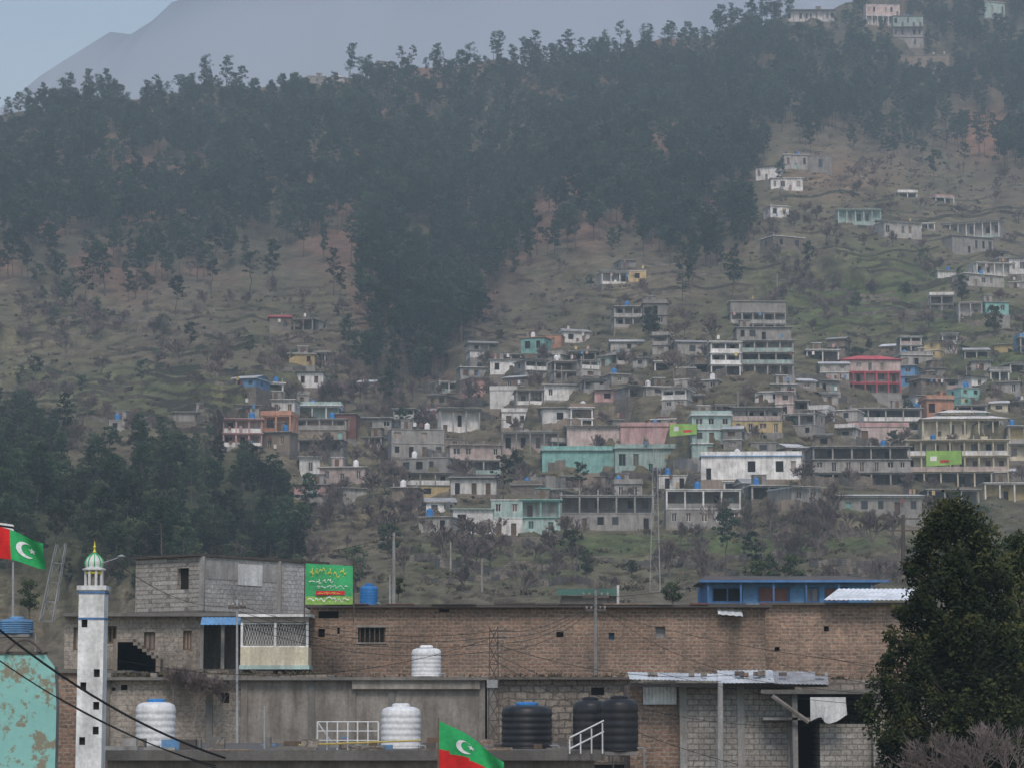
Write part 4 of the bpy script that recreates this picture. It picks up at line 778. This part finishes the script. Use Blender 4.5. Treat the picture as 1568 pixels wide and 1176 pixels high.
for i in range(4): b.box(T.x-.1,T.x+.55-.08*i,97.6,97.75,T.z-.1-.28*i,T.z-.06-.28*i,'rustmetal'); b.lathe((T.x+.45-.08*i,97.68,T.z-.05-.28*i),[(.04,0),(.06,.06),(.03,.12)],8,'curtain')
b.box(T.x-.25,T.x+.15,97.5,97.75,T.z-2.2,T.z-1.9,'galv'); part(b,'rack',E)
def wire(a,c_,sag,r=.012,n=16,name='overhead_cable'):
    b=MB(); a=Vector(a); c_=Vector(c_); b.path([a.lerp(c_,i/n)-Vector((0,0,sag*4*(i/n)*(1-i/n))) for i in range(n+1)],r,5,'cable'); b.obj(name)
wire(P(-30,940,58),P(345,1160,62),.35,.028); wire(P(-30,990,58),P(330,1172,61),.3,.016); wire(P(60,1050,60),P(380,1190,62),.2,.012)
for dy in (0,9,18,30): wire(P(760,966+dy,98),P(912,912+dy*.5,118),.5,.010); wire(P(756,966+dy,98),P(363,925+dy,104),.6,.010)
for q in ((1590,1050,1180,1012),(1590,1062,1060,1020),(1590,1038,912,935),(1590,1083,1010,1030),(1600,1020,1250,1000)): wire(P(q[0],q[1],66),P(q[2],q[3],99),.4,.008)
wire(P(912,915,118),P(1383,792,200),1.2,.012); wire(P(363,925,104),P(180,862,80),.5,.010); wire(P(756,975,98),P(180,1010,85),.9,.010); wire(P(603,820,150),P(72+22,835,112),1,.012); wire(P(756,985,98),P(1130,1032,99),.5,.010); wire(P(756,1000,98),P(1240,1110,99),.8,.010); wire(P(756,1010,98),P(1130,1170,90),.4,.010); wire(P(912,925,118),P(1180,1040,99),.6,.010)
random.seed(77); b=MB()
for (xa_,xb_,py_,D_,n_) in ((480,1170,1040,119.6,90),(165,480,1036,107,60),(1170,1400,1040,122.6,40),(760,960,1038,107,16)):
    for _ in range(n_):
        q=P(random.uniform(xa_,xb_),py_,D_); q.y+=random.uniform(-.1,.6); leaves(b,q+Vector((0,0,.08)),random.uniform(.12,.4),14,.07,'scrub',random.uniform(0,.9),.6)
b.obj('dry_ledge_weeds',shade=True)
# ---------- near trees
def bigtree(name,px,ptop,D,prof,seed,nc=620,lf=85,lean=0):
    random.seed(seed); top=P(px,ptop,D); Ht=top.z; E=empty(name); b=MB(); pts=[Vector((top.x+random.gauss(0,.08),D+random.gauss(0,.08),Ht*i/8)) for i in range(9)]; pts[-1]=Vector((top.x,D,Ht-.2))
    for i in range(8): b.tube(pts[i],pts[i+1],.28*(1-i/8.6),.28*(1-(i+1)/8.6),9,'bark')
    l=MB(); ts=[q[0] for q in prof]; rs=[q[1] for q in prof]
    lob=[(random.uniform(0,6.28),random.uniform(.5,Ht*.8),random.uniform(.78,1.22)) for _ in range(18)]
    for k_ in range(nc):
        t_=(random.random()**.8)*min(ts[-1],Ht-1); a=random.uniform(0,6.28); R=np.interp(t_,ts,rs)
        mod=1+.0; 
        for la,lt,lr in lob:
            d2=((math.cos(a-la)-1)**2+math.sin(a-la)**2)*1.5+((t_-lt)/1.0)**2
            mod+= (lr-1)*1.3*math.exp(-d2)
        rr=R*mod*(random.random()**.4); zc=Ht-t_; e=Vector((top.x+rr*math.cos(a),D+rr*math.sin(a),zc+.12*rr)); i=min(int(max(zc-rr*.4,0)/Ht*8),7)
        if random.random()<.45: b.tube(Vector((top.x,D,max(zc-rr*.5,.5))),e,.045,.012,4,'bark')
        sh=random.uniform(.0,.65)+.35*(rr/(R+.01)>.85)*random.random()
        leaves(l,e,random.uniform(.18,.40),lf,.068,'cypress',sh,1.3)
    part(b,'trunk_and_limbs',E); part(l,'foliage',E,shade=True)
prof=[(0,.10),(.25,.45),(.7,.85),(1.3,1.1),(2.2,1.4),(3.2,1.7),(4.3,2.0),(5.5,2.3),(8,2.35),(12,1.7),(14,.8)]
bigtree('evergreen_tree',1462,772,72,prof,11,1150,85)
bigtree('evergreen_tree',1560,826,78,[(0,.1),(.5,.7),(1.5,1.4),(3,1.9),(6,2.3),(10,2.0),(13,.8)],12,750,75)
bigtree('evergreen_tree',1405,1030,80,[(0,.1),(.5,.6),(1.5,1.2),(3,1.5),(6,1.6),(9,.8)],13,260,70)
for i,(x,y,h_) in enumerate(((1440,1200,2.6),(1500,1205,3.0),(1545,1200,3),(1385,1200,2.2),(1470,1195,2.2))):
    b,nm=bare(500+i,h=h_,r0=.03,depth=5,minr=.006); q=P(x,y,68); b.obj('bare_shrub',loc=q-Vector((0,0,.3))); 
for i,(x,y,h_,D_) in enumerate(((300,1085,2.4,104),(265,1060,1.8,104),(340,1075,1.8,104),(1215,1060,1.5,104))):
    b,nm=bare(520+i,h=h_,r0=.03,depth=6,minr=.006); q=P(x,y,D_); b.obj('bare_creeper',loc=q)
for i,(x,yb,hh,D_) in enumerate(((1160,905,50,230),(1215,908,50,235),(1030,918,35,170),(610,908,25,160),(45,935,40,160),(1545,870,60,180))):
    o=bpy.data.objects.new('evergreen_tree',bf[i%3].data); S.collection.objects.link(o); q=P(x,yb,D_); g0=hh*D_/F; s_=g0/9*1.3; o.location=q-Vector((0,0,s_*2.5)); o.scale=(s_,s_,s_)
for (x0,x1,y0,y1) in ((1025,1067,649,668),(1418,1472,690,714)):
    Dd=loc((x0+x1)/2,y1+30)-4; b=MB(); a=P(x0,y1,Dd); c_=P(x1,y0,Dd); b.poly([(a.x,Dd,a.z),(c_.x,Dd-.5,a.z+.4),(c_.x,Dd-.5,c_.z),(a.x,Dd,c_.z)],'bannerlime'); 
    b.poly([(a.x+.8,Dd-.12,a.z+1),(a.x+2,Dd-.18,a.z+1),(a.x+2,Dd-.18,a.z+1.9),(a.x+.8,Dd-.12,a.z+1.9)],'bannerwhite'); b.poly([(a.x+2.6,Dd-.25,a.z+.7),(a.x+4.2,Dd-.42,a.z+.8),(a.x+4.2,Dd-.42,a.z+1.2),(a.x+2.6,Dd-.25,a.z+1.2)],'bannerred')
    b.tube((a.x,Dd,a.z-2),(a.x,Dd,c_.z+.3),.06,.06,5,'rustmetal'); b.tube((c_.x,Dd-.5,a.z-2),(c_.x,Dd-.5,c_.z+.3),.06,.06,5,'rustmetal'); b.obj('street_banner')
for (x,yt,yb) in ((860,560,600),(1240,745,800),(690,830,880),(1130,600,640),(960,600,650),(1480,560,600),(770,640,690),(1190,420,445)):
    Dd=loc(x,yb); pole(x,yt,yb+4,Dd,.13,((.4,.9),),'conc')
print('houses',len(HB))
